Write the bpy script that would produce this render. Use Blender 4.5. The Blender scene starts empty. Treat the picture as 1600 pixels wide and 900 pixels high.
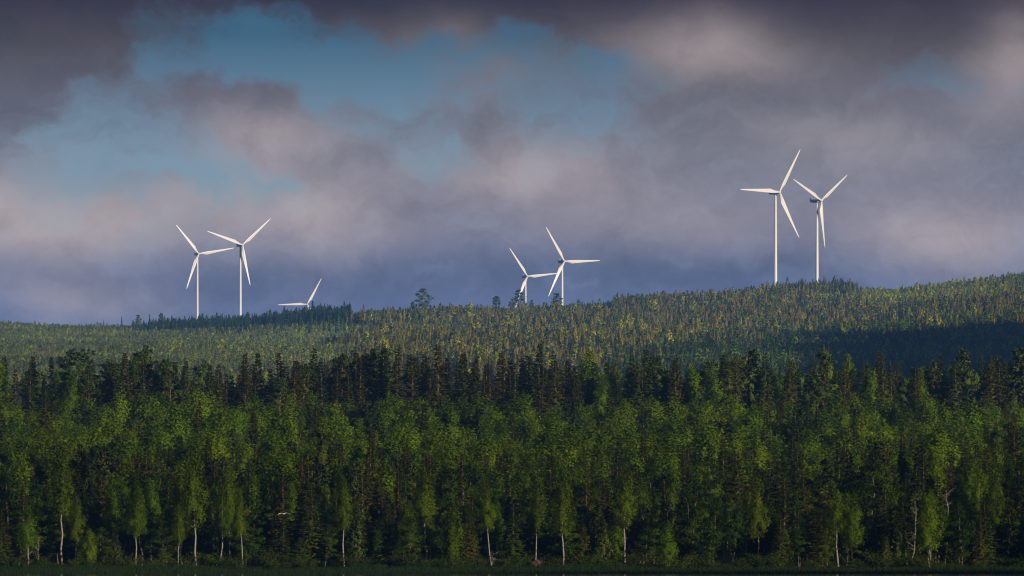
import bpy, math, random
import numpy as np
from mathutils import Vector, Matrix

random.seed(7)
rng = np.random.default_rng(7)
scene = bpy.context.scene
COL = scene.collection
PI = math.pi

# ------------------------------------------------------------------ camera
F = 9144.0            # focal length in pixels of a 1600 px wide picture
ZC = 4.0              # eye height over the lake
YH = 840.0            # row of the level line of sight
cam = bpy.data.cameras.new('camera')
cam_o = bpy.data.objects.new('camera', cam)
COL.objects.link(cam_o)
cam_o.location = (0, 0, ZC)
cam_o.rotation_euler = (PI / 2, 0, 0)
cam.sensor_width = 36.0
cam.lens = 36.0 * F / 1600.0
cam.shift_y = (YH - 450.0) / 1600.0
cam.clip_start = 1.0
cam.clip_end = 60000.0
scene.camera = cam_o

# ------------------------------------------------------------------ light
SUN_EL = math.radians(9.5)
SUN_AZ = math.radians(38.0)          # to the right of straight behind the camera
S = Vector((math.cos(SUN_EL) * math.sin(SUN_AZ), -math.cos(SUN_EL) * math.cos(SUN_AZ), math.sin(SUN_EL)))
sun = bpy.data.lights.new('sun', 'SUN')
sun.energy = 5.0
sun.angle = math.radians(0.5)
sun.color = (1.0, 0.84, 0.66)
sun_o = bpy.data.objects.new('sun', sun)
COL.objects.link(sun_o)
sun_o.rotation_euler = S.to_track_quat('Z', 'Y').to_euler()
sun_o.location = (0, 0, 900)

scene.view_settings.view_transform = 'Standard'
scene.view_settings.look = 'None'
scene.view_settings.exposure = 0.9
scene.view_settings.gamma = 1.0
scene.view_settings.use_curve_mapping = False
scene.cycles.use_denoising = True
scene.cycles.pixel_filter_type = 'BLACKMAN_HARRIS'
scene.cycles.filter_width = 1.15
scene.cycles.max_bounces = 5
scene.cycles.diffuse_bounces = 2
scene.cycles.glossy_bounces = 2
scene.cycles.transmission_bounces = 2
scene.cycles.volume_bounces = 0
scene.cycles.transparent_max_bounces = 4
scene.cycles.caustics_reflective = False
scene.cycles.caustics_refractive = False


# ------------------------------------------------------------------ node helper
class NT:
    def __init__(self, tree):
        self.t = tree
        self.n = tree.nodes
        self.l = tree.links

    def new(self, typ, **kw):
        nd = self.n.new(typ)
        for k, v in kw.items():
            setattr(nd, k, v)
        return nd

    def put(self, sock, v):
        if isinstance(v, bpy.types.NodeSocket):
            self.l.new(v, sock)
        elif v is not None:
            sock.default_value = v

    def m(self, op, a, b=None, c=None, clamp=False):
        nd = self.n.new('ShaderNodeMath')
        nd.operation = op
        nd.use_clamp = clamp
        self.put(nd.inputs[0], a)
        self.put(nd.inputs[1], b)
        self.put(nd.inputs[2], c)
        return nd.outputs[0]

    def v(self, op, a, b=None):
        nd = self.n.new('ShaderNodeVectorMath')
        nd.operation = op
        self.put(nd.inputs[0], a)
        self.put(nd.inputs[1], b)
        return nd.outputs[1] if op in ('DOT_PRODUCT', 'LENGTH') else nd.outputs[0]

    def mix(self, fac, a, b, blend='MIX'):
        nd = self.n.new('ShaderNodeMix')
        nd.data_type = 'RGBA'
        nd.blend_type = blend
        self.put(nd.inputs[0], fac)
        for s_, x in ((nd.inputs[6], a), (nd.inputs[7], b)):
            if isinstance(x, (tuple, list)) and len(x) == 3:
                x = (*x, 1)
            self.put(s_, x)
        return nd.outputs[2]

    def noise(self, vec, scale, detail=4, rough=0.5):
        nd = self.n.new('ShaderNodeTexNoise')
        self.put(nd.inputs['Vector'], vec)
        nd.inputs['Scale'].default_value = scale
        nd.inputs['Detail'].default_value = detail
        nd.inputs['Roughness'].default_value = rough
        return nd

    def ramp(self, fac, stops, interp='LINEAR'):
        nd = self.n.new('ShaderNodeValToRGB')
        nd.color_ramp.interpolation = interp
        e = nd.color_ramp.elements
        while len(e) < len(stops):
            e.new(0.5)
        for i, (p, c) in enumerate(stops):
            e[i].position = p
            e[i].color = (*c, 1)
        self.put(nd.inputs[0], fac)
        return nd.outputs[0]

    def sstep(self, x, lo, hi):
        nd = self.n.new('ShaderNodeMapRange')
        nd.interpolation_type = 'SMOOTHSTEP'
        self.put(nd.inputs[0], x)
        nd.inputs[1].default_value = lo
        nd.inputs[2].default_value = hi
        return nd.outputs[0]


def lin(r, g, b):
    f = lambda c: (c / 255.0 / 12.92) if c / 255.0 <= 0.04045 else ((c / 255.0 + 0.055) / 1.055) ** 2.4
    return (f(r), f(g), f(b))


# the evening air (box named haze, built at the end) and what it adds in front of the sky
HAZE_DENSITY = 2.7e-5
HAZE_COLOR = (0.12, 0.34, 0.85)
HAZE_TOP = 520.0


def sky_col(r, g, b, row):
    """colour of cloud that reads as r, g, b through the haze at this row of the picture"""
    e = (YH - row) / F
    T = math.exp(-HAZE_DENSITY * HAZE_TOP / e)
    out = []
    for c, hc, sc in zip(lin(r, g, b), HAZE_COLOR, sun.color):
        h = hc * sc * sun.energy / (4 * PI) * (1 - T)
        out.append(max((c / 2 ** scene.view_settings.exposure - h) / T, 0.004))
    return tuple(out)


# ------------------------------------------------------------------ world: broken cloud over blue sky
SKY_STRENGTH = 0.1
SKY_GAIN = 1.0                     # cloud colours below are read at exposure 0
world = bpy.data.worlds.new('World')
scene.world = world
world.use_nodes = True
world.cycles.sampling_method = 'NONE'
wt = NT(world.node_tree)
world.node_tree.nodes.clear()
sky = wt.new('ShaderNodeTexSky', sky_type='NISHITA')
sky.sun_disc = False
sky.sun_elevation = SUN_EL
sky.sun_rotation = math.atan2(S.x, S.y)
sky.air_density = 1.0
sky.dust_density = 0.4
sky.ozone_density = 2.0
tc = wt.new('ShaderNodeTexCoord')
sep = wt.new('ShaderNodeSeparateXYZ')
wt.put(sep.inputs[0], tc.outputs['Generated'])
az = wt.m('MULTIPLY', wt.m('ARCTAN2', sep.outputs[0], sep.outputs[1]), F / 100)
el = wt.m('MULTIPLY', wt.m('ARCSINE', sep.outputs[2]), F / 100)
cmb = wt.new('ShaderNodeCombineXYZ')
wt.put(cmb.inputs[0], az)
wt.put(cmb.inputs[1], el)
P0 = cmb.outputs[0]                       # sky angles, one unit = 0.63 degrees
warp = wt.noise(P0, 0.55, 5, 0.64)
wv = wt.v('MULTIPLY', wt.v('SUBTRACT', warp.outputs['Color'], (0.5, 0.5, 0.5)), (2.3, 1.9, 0))
P1 = wt.v('ADD', P0, wv)
warp2 = wt.noise(P0, 0.28, 3, 0.5)
wv2 = wt.v('MULTIPLY', wt.v('SUBTRACT', warp2.outputs['Color'], (0.5, 0.5, 0.5)), (1.6, 1.2, 0))
P2 = wt.v('ADD', P0, wv2)                 # softer version for light on the cloud
n_break = wt.noise(wt.v('MULTIPLY', P1, (0.8, 1.2, 0)), 1.15, 7, 0.62).outputs[0]
n_soft = wt.noise(wt.v('MULTIPLY', P0, (0.6, 1.0, 0)), 0.42, 5, 0.55).outputs[0]


def gauss(P, px, py, rx, ry, amp):
    """a soft patch centred in the sky"""
    d = wt.v('SUBTRACT', P, ((px - 800) / 100, (YH - py) / 100, 0))
    d = wt.v('MULTIPLY', d, (100 / rx, 100 / ry, 0))
    q = wt.v('DOT_PRODUCT', d, d)
    return wt.m('MULTIPLY', wt.m('EXPONENT', wt.m('MULTIPLY', q, -0.7)), amp)


def total(items):
    acc = None
    for it in items:
        acc = it if acc is None else wt.m('ADD', acc, it)
    return acc


GAPS = [(190, 228, 155, 85, 1.2), (330, 60, 115, 62, 1.1), (490, 85, 125, 62, 1.15), (430, 255, 60, 24, 0.8), (285, 285, 120, 26, 0.6),
        (690, 228, 55, 26, 0.7), (880, 195, 80, 45, 0.85), (955, 110, 70, 45, 0.95), (720, 95, 120, 50, 0.85), (1455, 130, 60, 26, 0.55),
        (600, 165, 90, 55, 0.65), (820, 60, 50, 40, 0.45), (110, 110, 40, 40, 0.3), (30, 250, 40, 40, 0.1)]
FILLS = [(400, 190, 110, 42, -0.75), (300, 150, 90, 22, -0.35), (30, 50, 115, 100, -0.75), (620, 10, 260, 34, -0.9), (0, 230, 45, 60, -0.5)]
gaps = total([gauss(P1, *g) for g in GAPS + FILLS])
# far outside this part of the sky the same broken cloud goes on from the noise alone
amount = wt.m('ADD', gaps, wt.m('MULTIPLY', wt.m('SUBTRACT', n_break, 0.52), 2.0))
clear = wt.m('MULTIPLY', wt.sstep(amount, -0.06, 1.36), 0.97)

cloud_col = wt.ramp(wt.m('DIVIDE', el, 12.0, clamp=True), [
    (0.0, sky_col(110, 123, 156, 480)),
    (0.29, sky_col(95, 112, 150, 492)),
    (0.345, sky_col(102, 115, 148, 426)),
    (0.40, sky_col(119, 122, 143, 360)),
    (0.50, sky_col(112, 117, 133, 240)),
    (0.58, sky_col(103, 104, 117, 144)),
    (0.64, sky_col(84, 82, 89, 72)),
    (0.70, sky_col(60, 57, 60, 0)),
    (0.80, sky_col(100, 101, 112, 0)),
    (1.0, sky_col(124, 126, 140, 0))])
LIGHTS = [(50, 350, 110, 60, 0.95), (190, 350, 120, 50, 0.6), (480, 340, 120, 65, 0.8), (330, 300, 90, 50, 0.35), (1480, 370, 150, 50, 0.75), (1330, 215, 200, 50, 0.35),
          (800, 265, 130, 45, 0.62), (950, 300, 120, 50, 0.3), (1090, 75, 110, 45, 0.75), (140, 475, 120, 28, 0.5), (420, 205, 90, 34, 0.5), (1590, 90, 60, 60, 0.6),
          (1060, 360, 120, 40, 0.3), (700, 110, 120, 50, 0.3)]
DARKS = [(380, 450, 260, 26, 0.35), (1150, 430, 260, 30, 0.4), (720, 440, 200, 40, 0.35), (60, 60, 150, 110, 0.45), (640, 15, 300, 40, 0.6), (1030, 430, 80, 60, 0.2), (1200, 150, 200, 30, 0.25), (1350, 40, 220, 40, 0.25)]
lights = wt.m('MULTIPLY', total([gauss(P2, *g) for g in LIGHTS]), wt.m('ADD', wt.m('MULTIPLY', n_soft, 1.3), 0.35))
darks = total([gauss(P2, *g) for g in DARKS])
cloud_col = wt.mix(wt.m('MINIMUM', lights, 1.0), cloud_col, sky_col(170, 160, 163, 330))
shade = wt.m('SUBTRACT', wt.m('ADD', wt.m('MULTIPLY', n_soft, 0.55), 0.72), wt.m('MULTIPLY', darks, 0.55))
shade = wt.m('ADD', shade, wt.m('MULTIPLY', wt.m('SUBTRACT', n_break, 0.5), 0.85))
gm = wt.new('ShaderNodeVectorMath', operation='SCALE')
wt.put(gm.inputs[0], cloud_col)
wt.put(gm.inputs[3], wt.m('MULTIPLY', shade, SKY_GAIN / SKY_STRENGTH))
blue_tint = wt.ramp(wt.m('DIVIDE', el, 12.0, clamp=True), [(0.40, (0.29, 0.33, 0.48)), (0.51, (0.265, 0.305, 0.46)), (0.655, (0.06, 0.122, 0.205)), (1.0, (0.05, 0.11, 0.20))])
blue = wt.mix(1.0, sky.outputs[0], blue_tint, 'MULTIPLY')
col = wt.mix(clear, gm.outputs[0], blue)
bg = wt.new('ShaderNodeBackground')
bg.inputs[1].default_value = SKY_STRENGTH
wt.put(bg.inputs[0], col)
wo = wt.new('ShaderNodeOutputWorld')
wt.put(wo.inputs[0], bg.outputs[0])


# ------------------------------------------------------------------ materials
def mat(name):
    m = bpy.data.materials.new(name)
    m.use_nodes = True
    m.node_tree.nodes.clear()
    t = NT(m.node_tree)
    out = t.new('ShaderNodeOutputMaterial')
    return m, t, out


def principled(name, color, rough=0.6, noise_scale=None, noise_amt=0.25, spec=0.3):
    m, t, out = mat(name)
    p = t.new('ShaderNodeBsdfPrincipled')
    p.inputs['Roughness'].default_value = rough
    p.inputs['Specular IOR Level'].default_value = spec
    if noise_scale:
        g = t.new('ShaderNodeNewGeometry')
        nz = t.noise(g.outputs['Position'], noise_scale, 5, 0.6).outputs[0]
        k = t.m('ADD', t.m('MULTIPLY', t.m('SUBTRACT', nz, 0.5), 2 * noise_amt), 1.0)
        sc = t.new('ShaderNodeVectorMath', operation='SCALE')
        sc.inputs[0].default_value = color
        t.put(sc.inputs[3], k)
        t.put(p.inputs['Base Color'], sc.outputs[0])
    else:
        p.inputs['Base Color'].default_value = (*color, 1)
    t.put(out.inputs[0], p.outputs[0])
    return m


def leaf_material(name, color, alt, trans=0.3):
    """leaf or needle colour: a tint for each tree, a mix of two hues from leaf to leaf"""
    m, t, out = mat(name)
    tint = t.new('ShaderNodeAttribute', attribute_type='INSTANCER', attribute_name='tint')
    var = t.new('ShaderNodeAttribute', attribute_type='GEOMETRY', attribute_name='leafvar')
    c = t.mix(var.outputs['Fac'], color, alt)
    c = t.mix(1.0, c, tint.outputs['Color'], 'MULTIPLY')
    d = t.new('ShaderNodeBsdfDiffuse')
    t.put(d.inputs[0], c)
    tr = t.new('ShaderNodeBsdfTranslucent')
    t.put(tr.inputs[0], t.mix(1.0, c, (1.15, 1.2, 0.6), 'MULTIPLY'))
    ms = t.new('ShaderNodeMixShader')
    ms.inputs[0].default_value = trans
    t.put(ms.inputs[1], d.outputs[0])
    t.put(ms.inputs[2], tr.outputs[0])
    t.put(out.inputs[0], ms.outputs[0])
    return m


def bark_material(name, low, high, split, patch=None):
    """bark that changes with height on the stem; birch bark has dark marks"""
    m, t, out = mat(name)
    tx = t.new('ShaderNodeTexCoord')
    sp = t.new('ShaderNodeSeparateXYZ')
    t.put(sp.inputs[0], tx.outputs['Object'])
    c = t.mix(t.sstep(sp.outputs[2], split * 0.6, split * 1.4), low, high)
    nz = t.noise(t.v('MULTIPLY', tx.outputs['Object'], (3, 3, 1.2 if patch is None else 2.6)), 1.0, 5, 0.65).outputs[0]
    if patch:
        c = t.mix(t.sstep(nz, 0.52, 0.62), c, patch)
    else:
        c = t.mix(t.sstep(nz, 0.35, 0.7), c, tuple(x * 0.55 for x in low))
    p = t.new('ShaderNodeBsdfPrincipled')
    p.inputs['Roughness'].default_value = 0.85
    p.inputs['Specular IOR Level'].default_value = 0.1
    t.put(p.inputs['Base Color'], c)
    t.put(out.inputs[0], p.outputs[0])
    return m


M = {}
M['birch_leaf'] = leaf_material('birch_leaf', (0.039, 0.071, 0.002), (0.078, 0.110, 0.003), 0.24)
M['alder_leaf'] = leaf_material('alder_leaf', (0.015, 0.030, 0.002), (0.030, 0.045, 0.003), 0.2)  # alder darker than birch by nature, deepened further to stand in for shore shade
M['spruce_needle'] = leaf_material('spruce_needle', (0.018, 0.029, 0.003), (0.040, 0.046, 0.005), 0.10)
M['pine_needle'] = leaf_material('pine_needle', (0.025, 0.044, 0.010), (0.044, 0.063, 0.012), 0.12)
M['birch_bark'] = bark_material('birch_bark', (0.145, 0.128, 0.11), (0.11, 0.098, 0.085), 6, (0.05, 0.04, 0.032))
M['alder_bark'] = bark_material('alder_bark', (0.08, 0.065, 0.052), (0.10, 0.08, 0.065), 6)
M['spruce_bark'] = bark_material('spruce_bark', (0.08, 0.06, 0.045), (0.10, 0.07, 0.05), 8)
M['pine_bark'] = bark_material('pine_bark', (0.085, 0.06, 0.045), (0.15, 0.072, 0.04), 7)
M['dead_wood'] = bark_material('dead_wood', (0.10, 0.09, 0.08), (0.115, 0.105, 0.09), 5)
M['turbine_paint'] = principled('turbine_paint', (0.35, 0.35, 0.345), 0.45, 0.08, 0.03)
M['turbine_band'] = principled('turbine_band', (0.03, 0.06, 0.13), 0.4)
M['cooler_grey'] = principled('cooler_grey', (0.10, 0.11, 0.13), 0.5)
M['gull_white'] = principled('gull_white', (0.8, 0.8, 0.78), 0.7)
M['gull_grey'] = principled('gull_grey', (0.36, 0.38, 0.41), 0.7)
M['gull_dark'] = principled('gull_dark', (0.05, 0.05, 0.05), 0.7)
M['gull_beak'] = principled('gull_beak', (0.5, 0.32, 0.05), 0.5)
M['reed'] = leaf_material('reed', (0.005, 0.012, 0.005), (0.012, 0.018, 0.005), 0.12)
M['stone'] = principled('stone', (0.20, 0.17, 0.15), 0.9, 3.0, 0.4)
M['earth'] = principled('earth', (0.045, 0.028, 0.02), 0.9, 2.0, 0.4)

# ground: forest floor, moss and low scrub
m, t, out = mat('forest_floor')
g = t.new('ShaderNodeNewGeometry')
a = t.noise(g.outputs['Position'], 0.02, 6, 0.6).outputs[0]
b = t.noise(g.outputs['Position'], 0.9, 5, 0.65).outputs[0]
c = t.mix(t.sstep(a, 0.35, 0.65), (0.010, 0.014, 0.005), (0.022, 0.024, 0.009))
c = t.mix(t.sstep(b, 0.45, 0.75), c, (0.034, 0.025, 0.014))
p = t.new('ShaderNodeBsdfPrincipled')
p.inputs['Roughness'].default_value = 0.95
p.inputs['Specular IOR Level'].default_value = 0.05
t.put(p.inputs['Base Color'], c)
t.put(out.inputs[0], p.outputs[0])
M['ground'] = m
# lake
m, t, out = mat('lake_water')
g = t.new('ShaderNodeNewGeometry')
nz = t.noise(t.v('MULTIPLY', g.outputs['Position'], (0.6, 1.6, 1)), 1.0, 4, 0.6).outputs[0]
bp = t.new('ShaderNodeBump')
bp.inputs['Strength'].default_value = 0.25
bp.inputs['Distance'].default_value = 0.05
t.put(bp.inputs['Height'], nz)
p = t.new('ShaderNodeBsdfPrincipled')
p.inputs['Base Color'].default_value = (0.006, 0.009, 0.010, 1)
p.inputs['Roughness'].default_value = 0.08
p.inputs['IOR'].default_value = 1.33
t.put(p.inputs['Normal'], bp.outputs[0])
t.put(out.inputs[0], p.outputs[0])
M['water'] = m


# ------------------------------------------------------------------ mesh helpers
def mesh(name, V, faces_list, mats, var=None, smooth=False, mat_index=None, normals=None):
    """faces_list: list of int arrays, (n,3) and/or (n,4)"""
    me = bpy.data.meshes.new(name)
    V = np.asarray(V, np.float32)
    me.vertices.add(len(V))
    me.vertices.foreach_set('co', V.ravel())
    loops = np.concatenate([f.ravel() for f in faces_list]).astype(np.int32)
    sizes = np.concatenate([np.full(len(f), f.shape[1], np.int32) for f in faces_list])
    starts = np.concatenate([[0], np.cumsum(sizes)[:-1]]).astype(np.int32)
    me.loops.add(len(loops))
    me.loops.foreach_set('vertex_index', loops)
    me.polygons.add(len(sizes))
    me.polygons.foreach_set('loop_start', starts)
    me.polygons.foreach_set('loop_total', sizes)
    if smooth:
        me.polygons.foreach_set('use_smooth', np.ones(len(sizes), bool))
    for m_ in mats:
        me.materials.append(m_)
    if mat_index is not None:
        me.polygons.foreach_set('material_index', mat_index.astype(np.int32))
    if var is not None:
        at = me.attributes.new('leafvar', 'FLOAT', 'FACE')
        at.data.foreach_set('value', np.asarray(var, np.float32))
    me.update(calc_edges=True)
    me.validate()
    if normals is not None:
        me.normals_split_custom_set_from_vertices(normals.astype(np.float32))
    return me


class B:
    """collects vertices and faces of one mesh"""
    def __init__(self):
        self.V, self.Q, self.T, self.nv = [], [], [], 0
        self.qv = []

    def quads(self, pts, var=None):
        """pts (n,4,3)"""
        n = len(pts)
        self.V.append(pts.reshape(-1, 3))
        self.Q.append(np.arange(n * 4).reshape(n, 4) + self.nv)
        self.qv.append(np.zeros(n) if var is None else var)
        self.nv += n * 4

    def tube(self, pts, radii, sides=6):
        pts = np.asarray(pts, float)
        k = len(pts)
        d = np.gradient(pts, axis=0)
        d /= np.linalg.norm(d, axis=1, keepdims=True) + 1e-9
        ref = np.array([0.3, 0.9, 0.2]) if abs(d[0][2]) > 0.7 else np.array([0, 0, 1.0])
        u = np.cross(d, ref)
        u /= np.linalg.norm(u, axis=1, keepdims=True) + 1e-9
        w = np.cross(d, u)
        a = np.arange(sides) * 2 * PI / sides
        ring = pts[:, None, :] + np.asarray(radii)[:, None, None] * (np.cos(a)[None, :, None] * u[:, None, :] + np.sin(a)[None, :, None] * w[:, None, :])
        self.V.append(ring.reshape(-1, 3))
        idx = np.arange(k * sides).reshape(k, sides) + self.nv
        q = np.stack([idx[:-1], np.roll(idx[:-1], -1, 1), np.roll(idx[1:], -1, 1), idx[1:]], -1).reshape(-1, 4)
        self.Q.append(q)
        self.qv.append(np.full(len(q), 0.5))
        self.nv += k * sides

    def grid(self, rings, closed=True, caps=True):
        """rings (k,s,3) lofted"""
        rings = np.asarray(rings, float)
        k, s_ = rings.shape[:2]
        self.V.append(rings.reshape(-1, 3))
        idx = np.arange(k * s_).reshape(k, s_) + self.nv
        q = np.stack([idx[:-1], np.roll(idx[:-1], -1, 1), np.roll(idx[1:], -1, 1), idx[1:]], -1)
        if not closed:
            q = q[:, :-1]
        q = q.reshape(-1, 4)
        self.Q.append(q)
        self.qv.append(np.full(len(q), 0.5))
        self.nv += k * s_
        if caps:
            for ring_i, flip in ((0, 1), (k - 1, 0)):
                self.V.append(rings[ring_i].mean(0)[None])
                c_ = self.nv
                self.nv += 1
                r_ = idx[ring_i]
                tr = np.stack([np.full(s_, c_), r_, np.roll(r_, -1)], -1)
                self.T.append(tr[:, ::-1] if flip else tr)

    def data(self):
        f = []
        if self.Q:
            f.append(np.concatenate(self.Q))
        if self.T:
            f.append(np.concatenate(self.T))
        var = np.concatenate(self.qv + [np.zeros(len(t_)) for t_ in self.T])
        return np.concatenate(self.V), f, var

    def build(self, name, material, smooth=False):
        V, f, var = self.data()
        return mesh(name, V, f, [material], var, smooth)


def crown_normals(V, Q, H, R, start, seed):
    """soft leaf normals that point out of the crown, faces turned to agree with them"""
    r = np.random.default_rng(seed)
    P = V[Q]
    c = P.mean(1)
    zc = H * (start + (1 - start) * 0.42)
    out = np.stack([c[:, 0] / R, c[:, 1] / R, (c[:, 2] - zc) / (0.5 * H * (1 - start)) * 0.55 + 0.22], 1)
    out = out / (np.linalg.norm(out, axis=1, keepdims=True) + 1e-6)
    fn = np.cross(P[:, 1] - P[:, 0], P[:, 2] - P[:, 0])
    fn = fn / (np.linalg.norm(fn, axis=1, keepdims=True) + 1e-9)
    flip = (fn * out).sum(1) < 0
    Q = Q.copy()
    Q[flip] = Q[flip][:, ::-1]
    fn[flip] *= -1
    nn = out * 0.85 + fn * 0.42 + r.normal(size=out.shape) * 0.10
    nn = nn / (np.linalg.norm(nn, axis=1, keepdims=True) + 1e-9)
    N = np.zeros_like(V, dtype=float)
    N[Q.ravel()] = np.repeat(nn, 4, axis=0)
    return Q, N


def unit(v):
    return v / (np.linalg.norm(v, axis=-1, keepdims=True) + 1e-9)


def leaf_quads(centers, size, aspect, normal_bias, bias_dir, r, axis_bias=None):
    """small kite shaped faces around given points"""
    n = len(centers)
    nrm = unit(r.normal(size=(n, 3)) + normal_bias * bias_dir)
    ax = r.normal(size=(n, 3))
    if axis_bias is not None:
        ax = ax + axis_bias
    ax = unit(ax - nrm * (ax * nrm).sum(1, keepdims=True))
    sd = np.cross(nrm, ax)
    L = (size * r.uniform(0.65, 1.3, n))[:, None]
    W = L * aspect
    return np.stack([centers - ax * L * 0.5, centers + sd * W * 0.5 + ax * L * 0.05, centers + ax * L * 0.5, centers - sd * W * 0.5 + ax * L * 0.05], 1)


# ------------------------------------------------------------------ tree models (unit: metres, base at the origin)
def trunk_curve(H, r, lean=0.03, wob=0.01, k=9, top=1.0):
    t_ = np.linspace(0, top, k)
    a_ = r.uniform(0, 2 * PI)
    off = lean * H * t_ ** 1.5
    pts = np.stack([np.cos(a_) * off, np.sin(a_) * off, t_ * H], 1)
    pts[1:-1, :2] += r.normal(size=(k - 2, 2)) * wob * H
    return t_, pts


def at_height(t_, pts, t):
    return np.array([np.interp(t, t_, pts[:, i]) for i in range(3)])


def make_broadleaf(seed, H=14.0, R=2.4, start=0.3, kind='birch', nlimb=36, per=48, leaf=0.22, stems=1, pointed=0.5, droop=0.5):
    r = np.random.default_rng(seed)
    tr, cr = B(), B()
    for s_ in range(stems):
        Hs = H * (1 if s_ == 0 else r.uniform(0.7, 0.95))
        t_, pts = trunk_curve(Hs, r, 0.02 if stems == 1 else 0.12, 0.007)
        if stems > 1:
            pts[:, :2] += r.normal(size=2) * 0.25
        tr.tube(pts, (0.0085 * Hs) * (1 - t_ * 0.95) + 0.010, 7)
        nl = nlimb if stems == 1 else int(nlimb * 0.62)
        for i in range(nl):
            t = start + (0.985 - start) * ((i + r.uniform(0, 0.9)) / nl)
            u = (t - start * 0.7) / (1 - start * 0.7)
            prof = (math.sin(PI * min(max(u, 0), 1) ** 0.75) * (1 - pointed) + pointed * (1 - u) * 1.25 * min(1, u * 6)) + 0.05
            L = R * prof * r.uniform(0.6, 1.25) * (1 if stems == 1 else 0.75)
            L = max(L, 0.35)
            a_ = i * 2.4 + r.uniform(-0.5, 0.5)
            up = r.uniform(0.35, 0.95) if kind == 'birch' else r.uniform(0.1, 0.5)
            d = np.array([math.cos(a_), math.sin(a_), up])
            d /= np.linalg.norm(d)
            p0 = at_height(t_, pts, t)
            q = np.linspace(0, 1, 4)
            br = p0 + d * (q * L)[:, None] + np.array([0, 0, -1.0]) * (droop * L * q ** 2.2)[:, None]
            tr.tube(br[:3], np.linspace(0.018 * (1 - t) * 2 + 0.010, 0.006, 3), 3)
            nc = max(2, int(2 + L * 2.2))
            for cidx in range(nc):
                f = r.uniform(0.30, 1.05)
                c0 = np.array([np.interp(f, q, br[:, j]) for j in range(3)]) + r.normal(size=3) * 0.16
                rad = r.uniform(0.24, 0.48) if kind == 'birch' else r.uniform(0.28, 0.55)
                n_ = int(per * r.uniform(0.6, 1.4))
                off = r.normal(size=(n_, 3)) * rad * np.array([0.75, 0.75, 0.95 if kind == 'birch' else 0.38])
                if kind == 'birch':
                    off[:, 2] -= np.abs(r.normal(size=n_)) * 0.22
                pos = c0 + off
                outd = unit(pos - np.array([pts[0, 0], pts[0, 1], t * Hs * 0.85]))
                qd = leaf_quads(pos, leaf, 0.72, 1.0, outd * 0.6 + np.array([0, 0, 0.7]), r)
                cr.quads(qd, np.clip(r.normal(0.45, 0.25) + r.normal(size=n_) * 0.18, 0, 1))
    # leader tuft
    tip = at_height(t_, pts, 0.97)
    pos = tip + r.normal(size=(30, 3)) * np.array([0.18, 0.18, 0.35])
    cr.quads(leaf_quads(pos, leaf, 0.7, 0.8, np.array([0, 0, 1.0]), r), r.uniform(0.3, 1, 30))
    return tr, cr


def make_spruce(seed, H=18.0, R=2.4, start=0.06, gap=0.42, dense=1.0, ragged=0.2, leaf=0.42):
    r = np.random.default_rng(seed)
    tr, cr = B(), B()
    t_, pts = trunk_curve(H, r, 0.008, 0.002)
    tr.tube(pts, 0.011 * H * (1 - t_ * 0.95) + 0.01, 7)
    z = start * H
    while z < H * 0.985:
        t = z / H
        L0 = R * ((1 - t) ** 0.95) * (0.55 + 0.45 * min(1, (t - start + 0.04) / 0.15)) + 0.10
        nb = max(4, int((4 + 3.2 * (1 - t)) * dense))
        a0 = r.uniform(0, 2 * PI)
        for k in range(nb):
            if r.uniform() < ragged * 0.5:
                continue
            L = L0 * r.uniform(1 - ragged * 2, 1.12)
            if L < 0.12:
                continue
            a_ = a0 + k * 2 * PI / nb + r.uniform(-0.3, 0.3)
            dh = np.array([math.cos(a_), math.sin(a_), 0])
            sd = np.array([-math.sin(a_), math.cos(a_), 0])
            rise = 0.55 * (t - 0.45)
            nseg = max(3, int(L / 0.30))
            q = (np.arange(nseg) + 0.6) / nseg
            base = at_height(t_, pts, t) + r.normal() * 0.1 * np.array([0, 0, 1])
            axis = base + dh * (q * L)[:, None] + np.array([0, 0, 1.0]) * ((rise * q - 0.42 * q * (1 - t) * (1 - 0.55 * q)) * L)[:, None]
            if L > 1.0:
                tr.tube(np.stack([base, axis[-1]]), [0.025, 0.008], 3)
            for side in (-1, 0, 1):
                if side == 0:
                    ax = unit(dh + np.array([0, 0, -0.1]))[None] * np.ones((nseg, 1))
                else:
                    ax = unit(dh * 0.75 + sd * side * 0.8 + np.array([0, 0, -0.32]) + r.normal(size=(nseg, 3)) * 0.2)
                ln = leaf * r.uniform(0.7, 1.25, nseg) * (1.15 - 0.55 * q) * min(1.0, 0.45 + L * 0.4)
                wd = ln * 0.48
                nr = unit(np.cross(ax, sd + r.normal(size=(nseg, 3)) * 0.5))
                wv_ = np.cross(nr, ax)
                p0 = axis
                p1 = axis + ax * ln[:, None]
                mid = axis + ax * (ln * 0.45)[:, None]
                cr.quads(np.stack([p0, mid + wv_ * wd[:, None] * 0.5, p1, mid - wv_ * wd[:, None] * 0.5], 1), np.clip(q * 0.75 + r.normal(size=nseg) * 0.2, 0, 1))
            # hanging twigs
            nh = max(1, int(nseg * 0.7))
            ii = r.integers(0, nseg, nh)
            ax = unit(np.array([0, 0, -1.0]) + dh * 0.35 + r.normal(size=(nh, 3)) * 0.25)
            ln = leaf * 0.85 * r.uniform(0.6, 1.3, nh) * min(1.0, 0.4 + L * 0.4)
            wv_ = unit(np.cross(ax, dh + r.normal(size=(nh, 3)) * 0.6))
            p0 = axis[ii]
            mid = p0 + ax * (ln * 0.4)[:, None]
            cr.quads(np.stack([p0, mid + wv_ * (ln * 0.2)[:, None], p0 + ax * ln[:, None], mid - wv_ * (ln * 0.2)[:, None]], 1), np.clip(r.normal(0.2, 0.2, nh), 0, 1))
        z += gap * r.uniform(0.75, 1.25) * (0.6 + 0.5 * (1 - t))
    return tr, cr


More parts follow.
